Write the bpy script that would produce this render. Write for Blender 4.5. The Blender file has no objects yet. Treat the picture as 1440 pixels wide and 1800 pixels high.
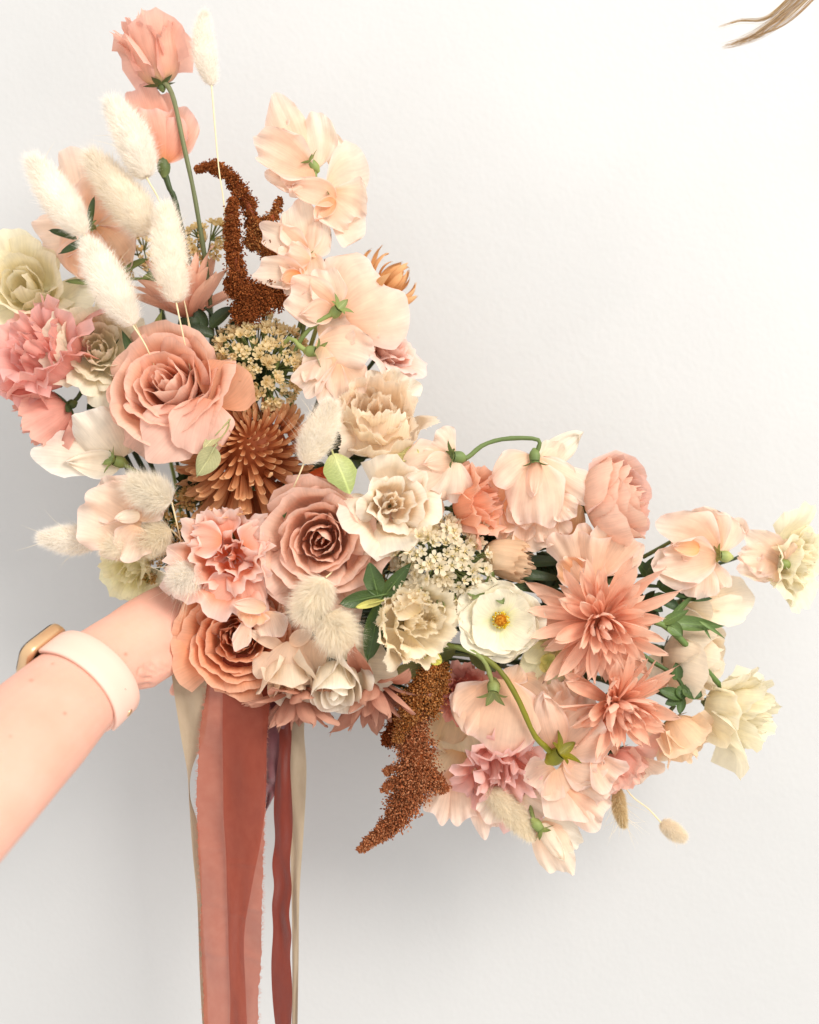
import bpy, math
import numpy as np
from mathutils import Vector, Matrix

# ------------------------------------------------------------------ camera, world, light
S = 0.0004            # metres per photograph pixel in the plane of the bouquet
D = 0.62              # camera to bouquet plane
sc = bpy.context.scene
COL = sc.collection
cam_d = bpy.data.cameras.new('camera')
cam = bpy.data.objects.new('camera', cam_d); COL.objects.link(cam)
cam.location = (0, -D, 0); cam.rotation_euler = (math.radians(90), 0, 0)
cam_d.sensor_fit = 'HORIZONTAL'; cam_d.sensor_width = 36
cam_d.lens = 36 * D / (1440 * S)
cam_d.clip_start = 0.01; cam_d.clip_end = 50
cam_d.dof.use_dof = True; cam_d.dof.focus_distance = D - 0.012; cam_d.dof.aperture_fstop = 3.6
sc.camera = cam

w = bpy.data.worlds.new('World'); sc.world = w; w.use_nodes = True
bg = w.node_tree.nodes['Background']
bg.inputs[0].default_value = (1.0, 0.98, 0.955, 1); bg.inputs[1].default_value = 1.22

def area(name, loc, target, size, power, col):
    l = bpy.data.lights.new(name, 'AREA'); l.shape = 'RECTANGLE'
    l.size, l.size_y = size; l.energy = power; l.color = col
    o = bpy.data.objects.new(name, l); COL.objects.link(o)
    o.location = loc
    o.rotation_euler = (Vector(target) - Vector(loc)).to_track_quat('-Z', 'Y').to_euler()
    return o
area('window_light', (1.42, -1.8, 1.42), (0.0, 0.05, 0.0), (1.2, 1.2), 78.0, (1.0, 0.95, 0.885))
sc.view_settings.view_transform = 'Standard'; sc.view_settings.look = 'None'
sc.view_settings.exposure = -0.03; sc.view_settings.gamma = 1.0
sc.cycles.max_bounces = 8; sc.cycles.transparent_max_bounces = 12
sc.cycles.use_denoising = True

# ------------------------------------------------------------------ helpers
def lin(h):
    h = h.lstrip('#'); c = np.array([int(h[i:i+2], 16) / 255 for i in (0, 2, 4)])
    return np.where(c <= .04045, c / 12.92, ((c + .055) / 1.055) ** 2.4)

def W(px, py, dz=0.0):                       # pixel + height toward the viewer -> world
    d = dz * S; f = (D - d) / D
    return np.array([(px - 720) * S * f, -d, (900 - py) * S * f])
def V(v):                                    # (right, up, toward viewer) -> world direction
    a = np.array([v[0], -v[2], v[1]], float); return a / np.linalg.norm(a)
def K(dz=0.0): return S * (D - dz * S) / D   # metres per pixel at that height
def unit(a): return a / (np.linalg.norm(a) + 1e-12)
def frame(ax, roll=0.0):                     # columns x,y,z ; z = axis
    z = unit(ax); up = np.array([0, 0, 1.0]) if abs(z[2]) < .95 else np.array([0, 1.0, 0])
    x = unit(np.cross(up, z)); y = np.cross(z, x)
    c, s = math.cos(roll), math.sin(roll)
    return np.stack([c * x + s * y, -s * x + c * y, z], 1)
def catmull(pts, n):
    P = np.array(pts, float)
    if len(P) == 2: return P[0] + (P[1] - P[0]) * np.linspace(0, 1, n)[:, None]
    P = np.vstack([2 * P[0] - P[1], P, 2 * P[-1] - P[-2]])
    out = []; m = len(P) - 3
    for t in np.linspace(0, m - 1e-6, n):
        i = int(t); f = t - i; a, b, c, d = P[i:i+4]
        out.append(.5 * (2*b + (c-a)*f + (2*a-5*b+4*c-d)*f*f + (3*b-a-3*c+d)*f**3))
    return np.array(out)

# ------------------------------------------------------------------ materials
def mat(name):
    m = bpy.data.materials.new(name); m.use_nodes = True
    nt = m.node_tree; nt.nodes.clear()
    return m, nt, lambda t, **k: mk(nt, t, **k)
def mk(nt, t, **k):
    n = nt.nodes.new(t)
    for a, b in k.items(): setattr(n, a, b)
    return n
def petal_mat(name, trans=.38, rough=.55, spec=.2, bump=.16, vs=(46, 2.4), tint=1.1, sheen=.0, vein=False):
    m, nt, N = mat(name); L = nt.links.new
    out = N('ShaderNodeOutputMaterial'); mix = N('ShaderNodeMixShader'); p = N('ShaderNodeBsdfPrincipled'); t = N('ShaderNodeBsdfTranslucent')
    a1 = N('ShaderNodeAttribute', attribute_name='Col'); a2 = N('ShaderNodeAttribute', attribute_name='ColBack')
    g = N('ShaderNodeNewGeometry'); mc = N('ShaderNodeMix', data_type='RGBA')
    L(g.outputs['Backfacing'], mc.inputs[0]); L(a1.outputs['Color'], mc.inputs[6]); L(a2.outputs['Color'], mc.inputs[7])
    uv = N('ShaderNodeAttribute', attribute_name='puv'); mp = N('ShaderNodeVectorMath', operation='MULTIPLY'); mp.inputs[1].default_value = (vs[0], vs[1], 1)
    L(uv.outputs['Vector'], mp.inputs[0])
    oi = N('ShaderNodeObjectInfo'); ad = N('ShaderNodeVectorMath', operation='ADD'); L(mp.outputs[0], ad.inputs[0])
    sc_ = N('ShaderNodeMath', operation='MULTIPLY'); sc_.inputs[1].default_value = 50; L(oi.outputs['Random'], sc_.inputs[0]); L(sc_.outputs[0], ad.inputs[1])
    nz = N('ShaderNodeTexNoise'); nz.inputs['Scale'].default_value = 1; nz.inputs['Detail'].default_value = 3; L(ad.outputs[0], nz.inputs['Vector'])
    tc = N('ShaderNodeTexCoord'); n2 = N('ShaderNodeTexNoise'); n2.inputs['Scale'].default_value = 90; n2.inputs['Detail'].default_value = 4; L(tc.outputs['Object'], n2.inputs['Vector'])
    # pigment: veins and blotches of the petal itself
    mr = N('ShaderNodeMapRange'); mr.inputs['From Min'].default_value = .3; mr.inputs['From Max'].default_value = .7; mr.inputs['To Min'].default_value = .92; mr.inputs['To Max'].default_value = 1.04
    L(nz.outputs['Fac'], mr.inputs['Value'])
    m3 = N('ShaderNodeMapRange'); m3.inputs['From Min'].default_value = .3; m3.inputs['From Max'].default_value = .7; m3.inputs['To Min'].default_value = .90; m3.inputs['To Max'].default_value = 1.06
    L(n2.outputs['Fac'], m3.inputs['Value'])
    mm = N('ShaderNodeMath', operation='MULTIPLY'); L(mr.outputs[0], mm.inputs[0]); L(m3.outputs[0], mm.inputs[1])
    vm = N('ShaderNodeVectorMath', operation='SCALE'); L(mc.outputs[2], vm.inputs[0]); L(mm.outputs[0], vm.inputs['Scale'])
    gm = N('ShaderNodeGamma'); gm.inputs[1].default_value = tint; L(vm.outputs[0], gm.inputs[0])
    L(vm.outputs[0], p.inputs['Base Color']); L(gm.outputs[0], t.inputs['Color'])
    p.inputs['Roughness'].default_value = rough; p.inputs['Specular IOR Level'].default_value = spec
    if sheen: p.inputs['Sheen Weight'].default_value = sheen
    b = N('ShaderNodeBump'); b.inputs['Strength'].default_value = bump; b.inputs['Distance'].default_value = .0006
    n4 = N('ShaderNodeTexNoise'); n4.inputs['Scale'].default_value = 260; n4.inputs['Detail'].default_value = 3; L(tc.outputs['Object'], n4.inputs['Vector'])
    hs = N('ShaderNodeMath', operation='MULTIPLY_ADD'); hs.inputs[1].default_value = .9; L(n4.outputs['Fac'], hs.inputs[0]); L(nz.outputs['Fac'], hs.inputs[2])
    L(hs.outputs[0], b.inputs['Height']); L(b.outputs[0], p.inputs['Normal']); L(b.outputs[0], t.inputs['Normal'])
    if vein:
        sx = N('ShaderNodeSeparateXYZ'); L(uv.outputs['Vector'], sx.inputs[0]); d = N('ShaderNodeMath', operation='SUBTRACT'); d.inputs[1].default_value = .5; L(sx.outputs[0], d.inputs[0])
        ab = N('ShaderNodeMath', operation='ABSOLUTE'); L(d.outputs[0], ab.inputs[0])
        sd = N('ShaderNodeMath', operation='MULTIPLY_ADD'); sd.inputs[1].default_value = -7.0; L(ab.outputs[0], sd.inputs[0]); v9 = N('ShaderNodeMath', operation='MULTIPLY'); v9.inputs[1].default_value = 9; L(sx.outputs[1], v9.inputs[0]); L(v9.outputs[0], sd.inputs[2])
        fr = N('ShaderNodeMath', operation='PINGPONG'); fr.inputs[1].default_value = .5; L(sd.outputs[0], fr.inputs[0])
        m5 = N('ShaderNodeMapRange'); m5.inputs['From Min'].default_value = 0; m5.inputs['From Max'].default_value = .12; m5.inputs['To Min'].default_value = .5; m5.inputs['To Max'].default_value = 0; L(fr.outputs[0], m5.inputs['Value'])
        m6 = N('ShaderNodeMapRange'); m6.inputs['From Min'].default_value = .01; m6.inputs['From Max'].default_value = .05; m6.inputs['To Min'].default_value = 1; m6.inputs['To Max'].default_value = 0; L(ab.outputs[0], m6.inputs['Value'])
        mxv = N('ShaderNodeMath', operation='MAXIMUM'); L(m5.outputs[0], mxv.inputs[0]); L(m6.outputs[0], mxv.inputs[1])
        m7 = N('ShaderNodeMath', operation='MULTIPLY_ADD'); m7.inputs[1].default_value = .45; m7.inputs[2].default_value = 1; L(mxv.outputs[0], m7.inputs[0])
        m8 = N('ShaderNodeMath', operation='MULTIPLY'); L(m7.outputs[0], m8.inputs[0]); L(mm.outputs[0], m8.inputs[1]); L(m8.outputs[0], vm.inputs['Scale'])
    mix.inputs[0].default_value = trans; L(p.outputs[0], mix.inputs[1]); L(t.outputs[0], mix.inputs[2]); L(mix.outputs[0], out.inputs[0])
    return m
M_PETAL = petal_mat('petal_tissue')
M_THIN = petal_mat('thin_petal_tissue', trans=.46, rough=.5, bump=.14, vs=(34, 2.2))
M_LEAF = petal_mat('leaf_tissue', trans=.18, rough=.42, spec=.4, bump=.5, vs=(9, 16), vein=True)
M_STEM = petal_mat('stem_skin', trans=.0, rough=.5, spec=.3, bump=.3, vs=(6, 30))
M_SEED = petal_mat('amaranth_seed', trans=.2, rough=.95, spec=.03, bump=.0)
M_FLUFF = petal_mat('fluff', trans=.40, rough=.9, spec=.0, bump=.0, tint=.8)

def simple(name, col, rough=.5, spec=.4, metal=0.0):
    m, nt, N = mat(name); out = N('ShaderNodeOutputMaterial'); p = N('ShaderNodeBsdfPrincipled')
    p.inputs['Base Color'].default_value = (*lin(col), 1); p.inputs['Roughness'].default_value = rough
    p.inputs['Specular IOR Level'].default_value = spec; p.inputs['Metallic'].default_value = metal
    tc = N('ShaderNodeTexCoord'); nz = N('ShaderNodeTexNoise'); nz.inputs['Scale'].default_value = 240
    b = N('ShaderNodeBump'); b.inputs['Strength'].default_value = .05; b.inputs['Distance'].default_value = .001
    nt.links.new(tc.outputs['Object'], nz.inputs['Vector']); nt.links.new(nz.outputs['Fac'], b.inputs['Height']); nt.links.new(b.outputs[0], p.inputs['Normal'])
    nt.links.new(p.outputs[0], out.inputs[0]); return m

# ------------------------------------------------------------------ mesh makers
def mesh(name, v, faces, uv=None, col=None, back=None, m=None):
    me = bpy.data.meshes.new(name)
    v = np.asarray(v, np.float32); n = len(v)
    F = np.asarray(faces, np.int32); k = F.shape[1]
    me.vertices.add(n); me.vertices.foreach_set('co', v.ravel())
    me.loops.add(F.size); me.loops.foreach_set('vertex_index', F.ravel())
    me.polygons.add(len(F)); me.polygons.foreach_set('loop_start', np.arange(0, F.size, k, dtype=np.int32))
    me.polygons.foreach_set('use_smooth', np.ones(len(F), bool))
    if col is not None:
        for nm, c in (('Col', col), ('ColBack', back if back is not None else col)):
            c = np.broadcast_to(np.asarray(c, np.float32), (n, 3)); a = me.attributes.new(nm, 'FLOAT_COLOR', 'POINT')
            a.data.foreach_set('color', np.hstack([c, np.ones((n, 1), np.float32)]).astype(np.float32).ravel())
    if uv is not None:
        a = me.attributes.new('puv', 'FLOAT2', 'POINT'); a.data.foreach_set('vector', np.asarray(uv, np.float32).ravel())
    if m: me.materials.append(m)
    me.update(calc_edges=True); me.validate()
    return me
def link(name, me, parent=None):
    o = bpy.data.objects.new(name, me); COL.objects.link(o)
    if parent is not None: o.parent = parent
    return o
USED = set()
def thing(name, label, cat, loc, group=None):
    assert label not in USED, label
    USED.add(label)
    o = bpy.data.objects.new(name, None); COL.objects.link(o); o.location = Vector(loc); o.empty_display_size = .01
    o['label'] = label; o['category'] = cat
    if group: o['group'] = group
    return o
def part(name, root, v, faces, **k):         # v in world coordinates
    return link(name, mesh(name, np.asarray(v) - np.array(root.location), faces, **k), root)
def gridfaces(nu, nv, wrap=False):
    f = []
    for j in range(nv - 1):
        for i in range(nu if wrap else nu - 1):
            a = j * nu + i; b = j * nu + (i + 1) % nu
            f.append((a, b, b + nu, a + nu))
    return f
_gf = {}
def gfaces(nu, nv, wrap=False):
    key = (nu, nv, wrap)
    if key not in _gf: _gf[key] = gridfaces(nu, nv, wrap)
    return _gf[key]
def ramp(v, cols, pos=(0, .35, 1.0)):
    cols = np.array(cols); return np.stack([np.interp(v, pos, cols[:, i]) for i in range(3)], -1)
def cols3(c):
    if isinstance(c, str): c = (c, c, c)
    o = []
    for x in c:
        a = lin(x); l = a @ np.array([.3, .6, .1])
        if a[1] > a[0] * 1.02: a = (l + (a - l) * .72) * np.array([1.08, .92, .66])     # olive rather than emerald greens
        else:
            a = np.clip((l + (a - l) * (1.24 - .32 * min(1, l * 1.3))) * np.array([1.08, 1.03, .92]), .01, 2); a = a * min(1, .93 / a.max())
        o.append(a)
    return o

def petal_grid(L, Wd, kind='round', cup=.4, bend=.3, bp=1.0, ruf=.0, rf=3.0, jag=0.0, wob=.03, irr=.05, groove=0.0, nu=13, nv=11, rng=None, chord=True):
    """petal in its own frame: base at 0, along +Y, inner face +Z. returns verts (nv,nu,3), U, V and the chord end"""
    rng = rng or np.random.default_rng(0)
    u = np.linspace(-1, 1, nu); v = np.linspace(0, 1, nv); U, Vv = np.meshgrid(u, v)
    au = np.abs(U); sup = 1 - (1 - np.minimum(au, 1) ** 2.4) ** (1 / 2.4)
    if kind == 'round':
        wd = .2 + .8 * np.sin(np.pi/2 * np.minimum(1, Vv * 1.3)) ** .8; wd = wd * (1 - .12 * np.clip((Vv - .75) / .25, 0, 1) ** 2); arc = Vv * (1 - .50 * sup)
    elif kind == 'heart':
        wd = .16 + .84 * np.sin(np.pi/2 * np.minimum(1, Vv * 1.35)) ** .75; arc = Vv * (1 - .48 * sup - .13 * np.exp(-(U / .16) ** 2) * Vv ** 3)
    elif kind == 'fan':
        wd = .12 + .88 * Vv ** .75; arc = Vv * (1 - .34 * sup)
    elif kind == 'peak':                      # broad with a pointed middle, rose guard petals
        wd = .25 + .75 * np.sin(np.pi/2 * np.minimum(1, Vv * 1.5)) ** .8; arc = Vv * (1 - .42 * au ** 1.5)
    elif kind == 'point':
        wd = np.sin(np.pi * np.clip(Vv, 0, 1) ** .75 * .985 + .03) ** .85; arc = Vv
    elif kind == 'oval':
        wd = (.30 * (1 - Vv) + np.sin(np.pi * Vv ** .8) ** .6) * (1 - .3 * (1 - Vv)); wd = np.minimum(wd, 1); arc = Vv
    elif kind == 'spoon':
        wd = (.5 + .5 * np.sin(np.pi/2 * np.minimum(1, Vv / .6))) * np.sqrt(np.clip(1 - np.clip((Vv - .78) / .22, 0, 1) ** 2, .01, 1)); arc = Vv
    elif kind == 'lance':
        wd = (.45 + .55 * np.sin(np.pi/2 * np.minimum(1, Vv * 1.9))) * np.clip((1.0 - Vv) / .34, 0.0, 1) ** .5 + .02; arc = Vv
    else:                                     # strap
        wd = (.55 + .45 * np.sin(np.pi * Vv)) * np.clip((1.0 - Vv) / .22, 0.02, 1) ** .5; arc = Vv
    pi_ = rng.uniform(0, 6.28, 3)
    wd = wd * (1 + irr * np.sin(5.5 * Vv + pi_[0] + 1.6 * np.sign(U)) * Vv); arc = arc * (1 + irr * .8 * np.sin(4.2 * U + pi_[1]) * Vv ** 2)
    fine = np.linspace(0, 1.2, 76); th = bend * (fine ** bp - .0)
    cy = np.concatenate([[0], np.cumsum(np.cos((th[1:] + th[:-1]) / 2)) * .016]); cz = np.concatenate([[0], np.cumsum(np.sin((th[1:] + th[:-1]) / 2)) * .016])
    ey, ez = np.interp(1, fine, cy), np.interp(1, fine, cz); clen = math.hypot(ey, ez); Ls = L / clen if chord else L
    if jag: arc = arc * (1 + jag * rng.uniform(-1, 1, nu)[None, :] * Vv ** 5)
    t = np.interp(arc, fine, th); y = np.interp(arc, fine, cy) * Ls; z = np.interp(arc, fine, cz) * Ls
    half = wd * Wd
    if abs(cup) > 1e-3: x = half * np.sin(U * cup) / cup; n = half * (1 - np.cos(U * cup)) / cup
    else: x = half * U; n = 0 * U
    ph = rng.uniform(0, 6.28, 4)
    edge = Vv ** 2 * (.35 + .65 * np.maximum(au, Vv ** 3))
    n = n + ruf * Wd * edge * (np.sin(rf * np.pi * U + ph[0]) + .5 * np.sin(rf * 1.9 * np.pi * U + ph[1] + 2 * Vv))
    n = n + .28 * ruf * Wd * np.maximum(au, Vv) ** 6 * np.sin(6.5 * np.pi * U + ph[2] + 9 * Vv)
    if groove: n = n + groove * half * np.cos(2 * np.pi * U) * np.minimum(1, 3 * (1 - Vv))
    n = n + ruf * .7 * Wd * au ** 3 * Vv * np.sin(rf * 2.4 * Vv + ph[2] + np.sign(U))
    n = n + wob * Wd * Vv * (np.sin(2.2 * U + ph[3]) + np.sin(3.1 * Vv + 1.7 * U + ph[1]))
    P = np.stack([x, y - n * np.sin(t), z + n * np.cos(t)], -1)
    return P, U, Vv, np.array([0, ey * Ls, ez * Ls])
def petal_between(root, B, T, Wpx, cols, kind='round', n=(0, 0, 1), cup=.4, bend=.3, m=None, name='petal', seed=0, back=None, rim=None, **k):
    """a petal or leaf from point B to point T (px, py, height), facing n"""
    rng = np.random.default_rng(seed)
    b = W(*B); t = W(*T); Wd = Wpx * K((B[2] + T[2]) / 2); d = t - b; L = np.linalg.norm(d)
    P, U, Vv, E = petal_grid(L, Wd, kind, cup, bend, rng=rng, **k)
    dh = d / L; x = unit(np.cross(dh, V(n))); nn = np.cross(x, dh)
    c = E / np.linalg.norm(E); nl = np.cross([1, 0, 0], c)
    Q = P.reshape(-1, 3)
    Q = b + np.outer(Q[:, 0], x) + np.outer(Q @ c, dh) + np.outer(Q @ nl, nn)
    c3 = cols3(cols); col = ramp(Vv.ravel(), c3)
    if rim: 
        e = np.maximum(np.abs(U), Vv).ravel() ** 10; col = col + (lin(rim) - col) * e[:, None]
    bk = None if back is None else ramp(Vv.ravel(), cols3(back))
    nu, nv = P.shape[1], P.shape[0]
    return part(name, root, Q, gfaces(nu, nv), uv=np.stack([U.ravel() * .5 + .5, Vv.ravel()], -1), col=col, back=bk, m=m or M_PETAL)
def tube(root, pts, radii, cols, name='stem', seg=7, n=14, m=None, world=False):
    P = catmull([p if world else W(*p) for p in pts], n)
    r = np.interp(np.linspace(0, 1, n), np.linspace(0, 1, len(radii)), radii)
    if not world: r = r * S
    T = np.gradient(P, axis=0); T = T / np.linalg.norm(T, axis=1)[:, None]
    r = r * (1 + .12 * np.sin(np.arange(n) * 1.9 + len(COL.objects)) * np.sin(np.arange(n) * .77))
    up = np.array([.31, .52, .79]); v = []
    for i in range(n):
        x = unit(np.cross(up, T[i])); y = np.cross(T[i], x); a = np.linspace(0, 2*np.pi, seg, endpoint=False)
        v.append(P[i] + r[i] * (np.cos(a)[:, None] * x + np.sin(a)[:, None] * y))
    tt = np.repeat(np.linspace(0, 1, n), seg)
    f = gfaces(seg, n, True)
    return part(name, root, np.concatenate(v), f, uv=np.stack([np.tile(np.linspace(0, 1, seg), n), tt], -1), col=ramp(tt, cols3(cols), (0, .5, 1)), m=m or M_STEM)
GREEN = ('#6d8a4c', '#54713a', '#3f5a2c'); DGREEN = ('#3f5d33', '#2f4a28', '#27401f')
_g = np.random.default_rng(77)
def stem_to_hand(root, base, axis, r=5, cols=DGREEN, mid=None):
    """stem from the calyx back to the hand that gathers the bouquet"""
    k = S; g = W(372 + _g.uniform(-26, 26), 1095 + _g.uniform(-26, 26), -62 + _g.uniform(-20, 20))
    p1 = base - axis * 55 * k
    m_ = (p1 * .45 + g * .55) + np.array([0, .028, 0]) if mid is None else W(*mid)
    return tube(root, [base, p1, m_, g, g + np.array([.004, .006, -.04])], [r * S, r * S * .9, r * S * .9, r * S * .8], cols, n=18, world=True)
def sepals(root, c, ax, Lp, Wp, n=5, cols=('#7d9a52', '#8aa65c', '#6f8c48'), spread=.7, seed=0, bend=.4, name='sepal'):
    F = frame(ax, seed); k = S
    for i in range(n):
        a = 2 * np.pi * i / n; rad = F[:, 0] * math.cos(a) + F[:, 1] * math.sin(a)
        d = unit(ax * math.cos(spread) + rad * math.sin(spread))
        P, U, Vv, E = petal_grid(Lp * k, Wp * k, 'point', .6, bend, nu=5, nv=7, rng=np.random.default_rng(seed * 9 + i), chord=False)
        nn = unit(ax - d * np.dot(ax, d)) * (1 if spread > .3 else 1); x = np.cross(d, nn); Q = P.reshape(-1, 3)
        Q = c + np.outer(Q[:, 0], x) + np.outer(Q[:, 1], d) + np.outer(Q[:, 2], nn)
        part(name, root, Q, gfaces(5, 7), uv=np.stack([U.ravel() * .5 + .5, Vv.ravel()], -1), col=ramp(Vv.ravel(), cols3(cols)), m=M_LEAF)
def bulb(root, c, ax, r, L, cols, name='calyx'):
    """small green cup under a flower, narrow at the stem"""
    F = frame(ax); t = np.linspace(0, 1, 7); prof = np.array([.35, .6, .9, 1.0, .98, .9, .82]); v = []; seg = 9
    for i in range(7):
        a = np.linspace(0, 2*np.pi, seg, endpoint=False)
        v.append(c + ax * (t[i] - .6) * L + r * prof[i] * (np.cos(a)[:, None] * F[:, 0] + np.sin(a)[:, None] * F[:, 1]))
    tt = np.repeat(t, seg)
    part(name, root, np.concatenate(v), gfaces(seg, 7, True), uv=np.stack([np.tile(np.linspace(0, 1, seg), 7), tt], -1), col=ramp(tt, cols3(cols)), m=M_STEM)

# ------------------------------------------------------------------ cupped, many-petalled flowers (roses, lisianthus, ranunculus)
def cupped(name, label, cat, group, pos, f, R, cols, n=30, H=.9, drop=.4, flare=.15, tight=.07, hw=(85, 52), lip=.14, ruf=.03, rf=3.0, jag=0.0,
           dis=.07, seed=1, pw=.85, back=None, edge=None, nu=15, nv=11, m=None, sep=5, stem=True, stem_mid=None, lop=.05, tipu=.42, point=.04, green=GREEN, roll=0.0, belly=1.0, axial=0.0, rimw=9, fringe=0.0):
    rng = np.random.default_rng(seed); c = W(*pos); ax = V(f); k = K(pos[2]); Rm = R * k
    c0 = c - ax * Rm * H * .55                        # base of the flower sits behind its face
    root = thing(name, label, cat, c0, group); F = frame(ax, roll)
    u = np.linspace(-1, 1, nu); v = np.linspace(0, 1, nv); U, Vv = np.meshgrid(u, v); au = np.abs(U)
    for i in range(n):
        q = i / (n - 1); rm = Rm * (tight + (1 - tight) * q ** pw) * (1 + rng.uniform(-dis, dis) * min(1, .3 + 1.5 * q))
        h = Rm * H * (1 - drop * q ** 1.3) * (1 + rng.uniform(-dis, dis) * min(1, .3 + 1.5 * q))
        rt = rm * (.30 + .70 * min(1, q * 2.2) ** .8 + flare * q ** 2 + rng.uniform(-dis, dis) * .6)
        az = i * 2.39996 + rng.uniform(-.25, .25)
        ha = math.radians(hw[0] + (hw[1] - hw[0]) * q) * (1 + rng.uniform(-.12, .12))
        vm = Vv * (1 - tipu * 1.25 * (1 - (1 - np.minimum(au, 1) ** 2.6) ** (1 / 2.6)) + .04 * np.sin(3.3 * U + rng.uniform(0, 6)) + point * np.exp(-(U / .25) ** 2))
        if jag: vm = vm * (1 + jag * rng.uniform(-1, 1, nu)[None, :] * Vv ** 5)
        vv = np.clip(vm, 0, 1.15)
        p0 = (.10 * rm + .02 * Rm, 0); p1 = (rm * 1.05 * belly, h * .05); p2 = (rm * 1.02 * belly, h * .62); p3 = (rt, h)
        b0, b1, b2, b3 = (1-vv)**3, 3*vv*(1-vv)**2, 3*vv**2*(1-vv), vv**3
        r = b0*p0[0] + b1*p1[0] + b2*p2[0] + b3*p3[0]; z = b1*p1[1] + b2*p2[1] + b3*p3[1]
        e = np.clip((Vv - .72) / .28, 0, 1) ** 2
        lp = lip * (.25 + q) * (1 + rng.uniform(-.5, .6)) * Rm; side = rng.uniform(-.6, .6)
        r = r + lp * e * (1 + side * U) * (.5 + .9 * au); z = z - lp * e * .55 * (.4 + au) * q
        ph = rng.uniform(0, 6.28, 4); amp = ruf * Rm * (.35 + .65 * q) * Vv ** 2.2
        r = r + amp * (np.sin(rf*np.pi*U + ph[0]) + .55 * np.sin(rf*2.1*np.pi*U + ph[1] + Vv)); z = z + amp * .7 * np.sin(rf*1.4*np.pi*U + ph[2])
        r = r + (.25 if nu > 18 else .0) * amp * np.maximum(au, Vv) ** 5 * np.sin(rf*3.7*np.pi*U + ph[1]); r = r * (1 + .07 * U * (.3 + Vv)) + lop * Rm * q * Vv * math.sin(ph[3])
        z = z + axial * Rm * rng.uniform(-1, 1) * q
        wdt = .35 + .65 * np.sin(np.pi/2 * np.minimum(1, Vv * 1.4)) ** .9
        phi = az + U * ha * wdt * (1 - .12 * np.clip((Vv - .7) / .3, 0, 1))
        loc = np.stack([r * np.cos(phi), r * np.sin(phi), z], -1).reshape(-1, 3)
        Q = c0 + loc @ F.T
        c3 = cols3(cols); col = ramp(Vv.ravel(), c3) * (1 + rng.uniform(-.05, .05))
        if edge is not None:
            ee = np.maximum(au, Vv).ravel() ** rimw; col = col + (lin(edge) - col) * (ee * .8)[:, None]
        bk = col if back is None else ramp(Vv.ravel(), cols3(back))
        # u runs clockwise round the axis so that the inner face is the front
        fcs = gfaces(nu, nv); uvs = np.stack([U.ravel()*.5+.5, Vv.ravel()], -1)
        if fringe:                                    # fine teeth along the petal's edge
            E = Q.reshape(nv, nu, 3); top = E[-1]; dr = top - E[-3]; dr /= np.linalg.norm(dr, axis=1)[:, None] + 1e-9; add = []; af_ = []; o = len(Q)
            for j in range(nu - 1):
                for s0 in (0, .34, .67):
                    a_ = top[j]*(1-s0) + top[j+1]*s0; b_ = top[j]*(1-s0-.3) + top[j+1]*(s0+.3); d_ = dr[j]*fringe*Rm*rng.uniform(.4, 1.3) + rng.normal(0, .012*Rm, 3); md = (a_+b_)/2 + d_; e_ = (b_-a_)*.08
                    add += [a_ - dr[j]*.01*Rm, b_ - dr[j]*.01*Rm, md + e_, md - e_]; af_.append((o, o+1, o+2, o+3)); o += 4
            k2 = len(add); Q = np.vstack([Q, add]); fcs = list(fcs) + af_; uvs = np.vstack([uvs, np.tile([.5, 1.0], (k2, 1))]); ce = lin(edge)[None] if edge else col[-1:]
            col = np.vstack([col, np.tile(ce, (k2, 1))]); bk = np.vstack([bk, np.tile(ce, (k2, 1))])
        part('petal', root, Q, fcs, uv=uvs, col=bk, back=col, m=m or (M_PETAL if name == 'garden_rose' else M_THIN))
    if sep: 
        bulb(root, c0 - ax * .10 * Rm, ax, .15 * Rm, .3 * Rm, green)
        sepals(root, c0 - ax * .06 * Rm, ax, R * .7, R * .15, n=sep, spread=1.45, seed=seed, cols=green, bend=.25)
    if stem: stem_to_hand(root, c0 - ax * .1 * Rm, ax, r=max(4, R * .07), mid=stem_mid)
    return root

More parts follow.
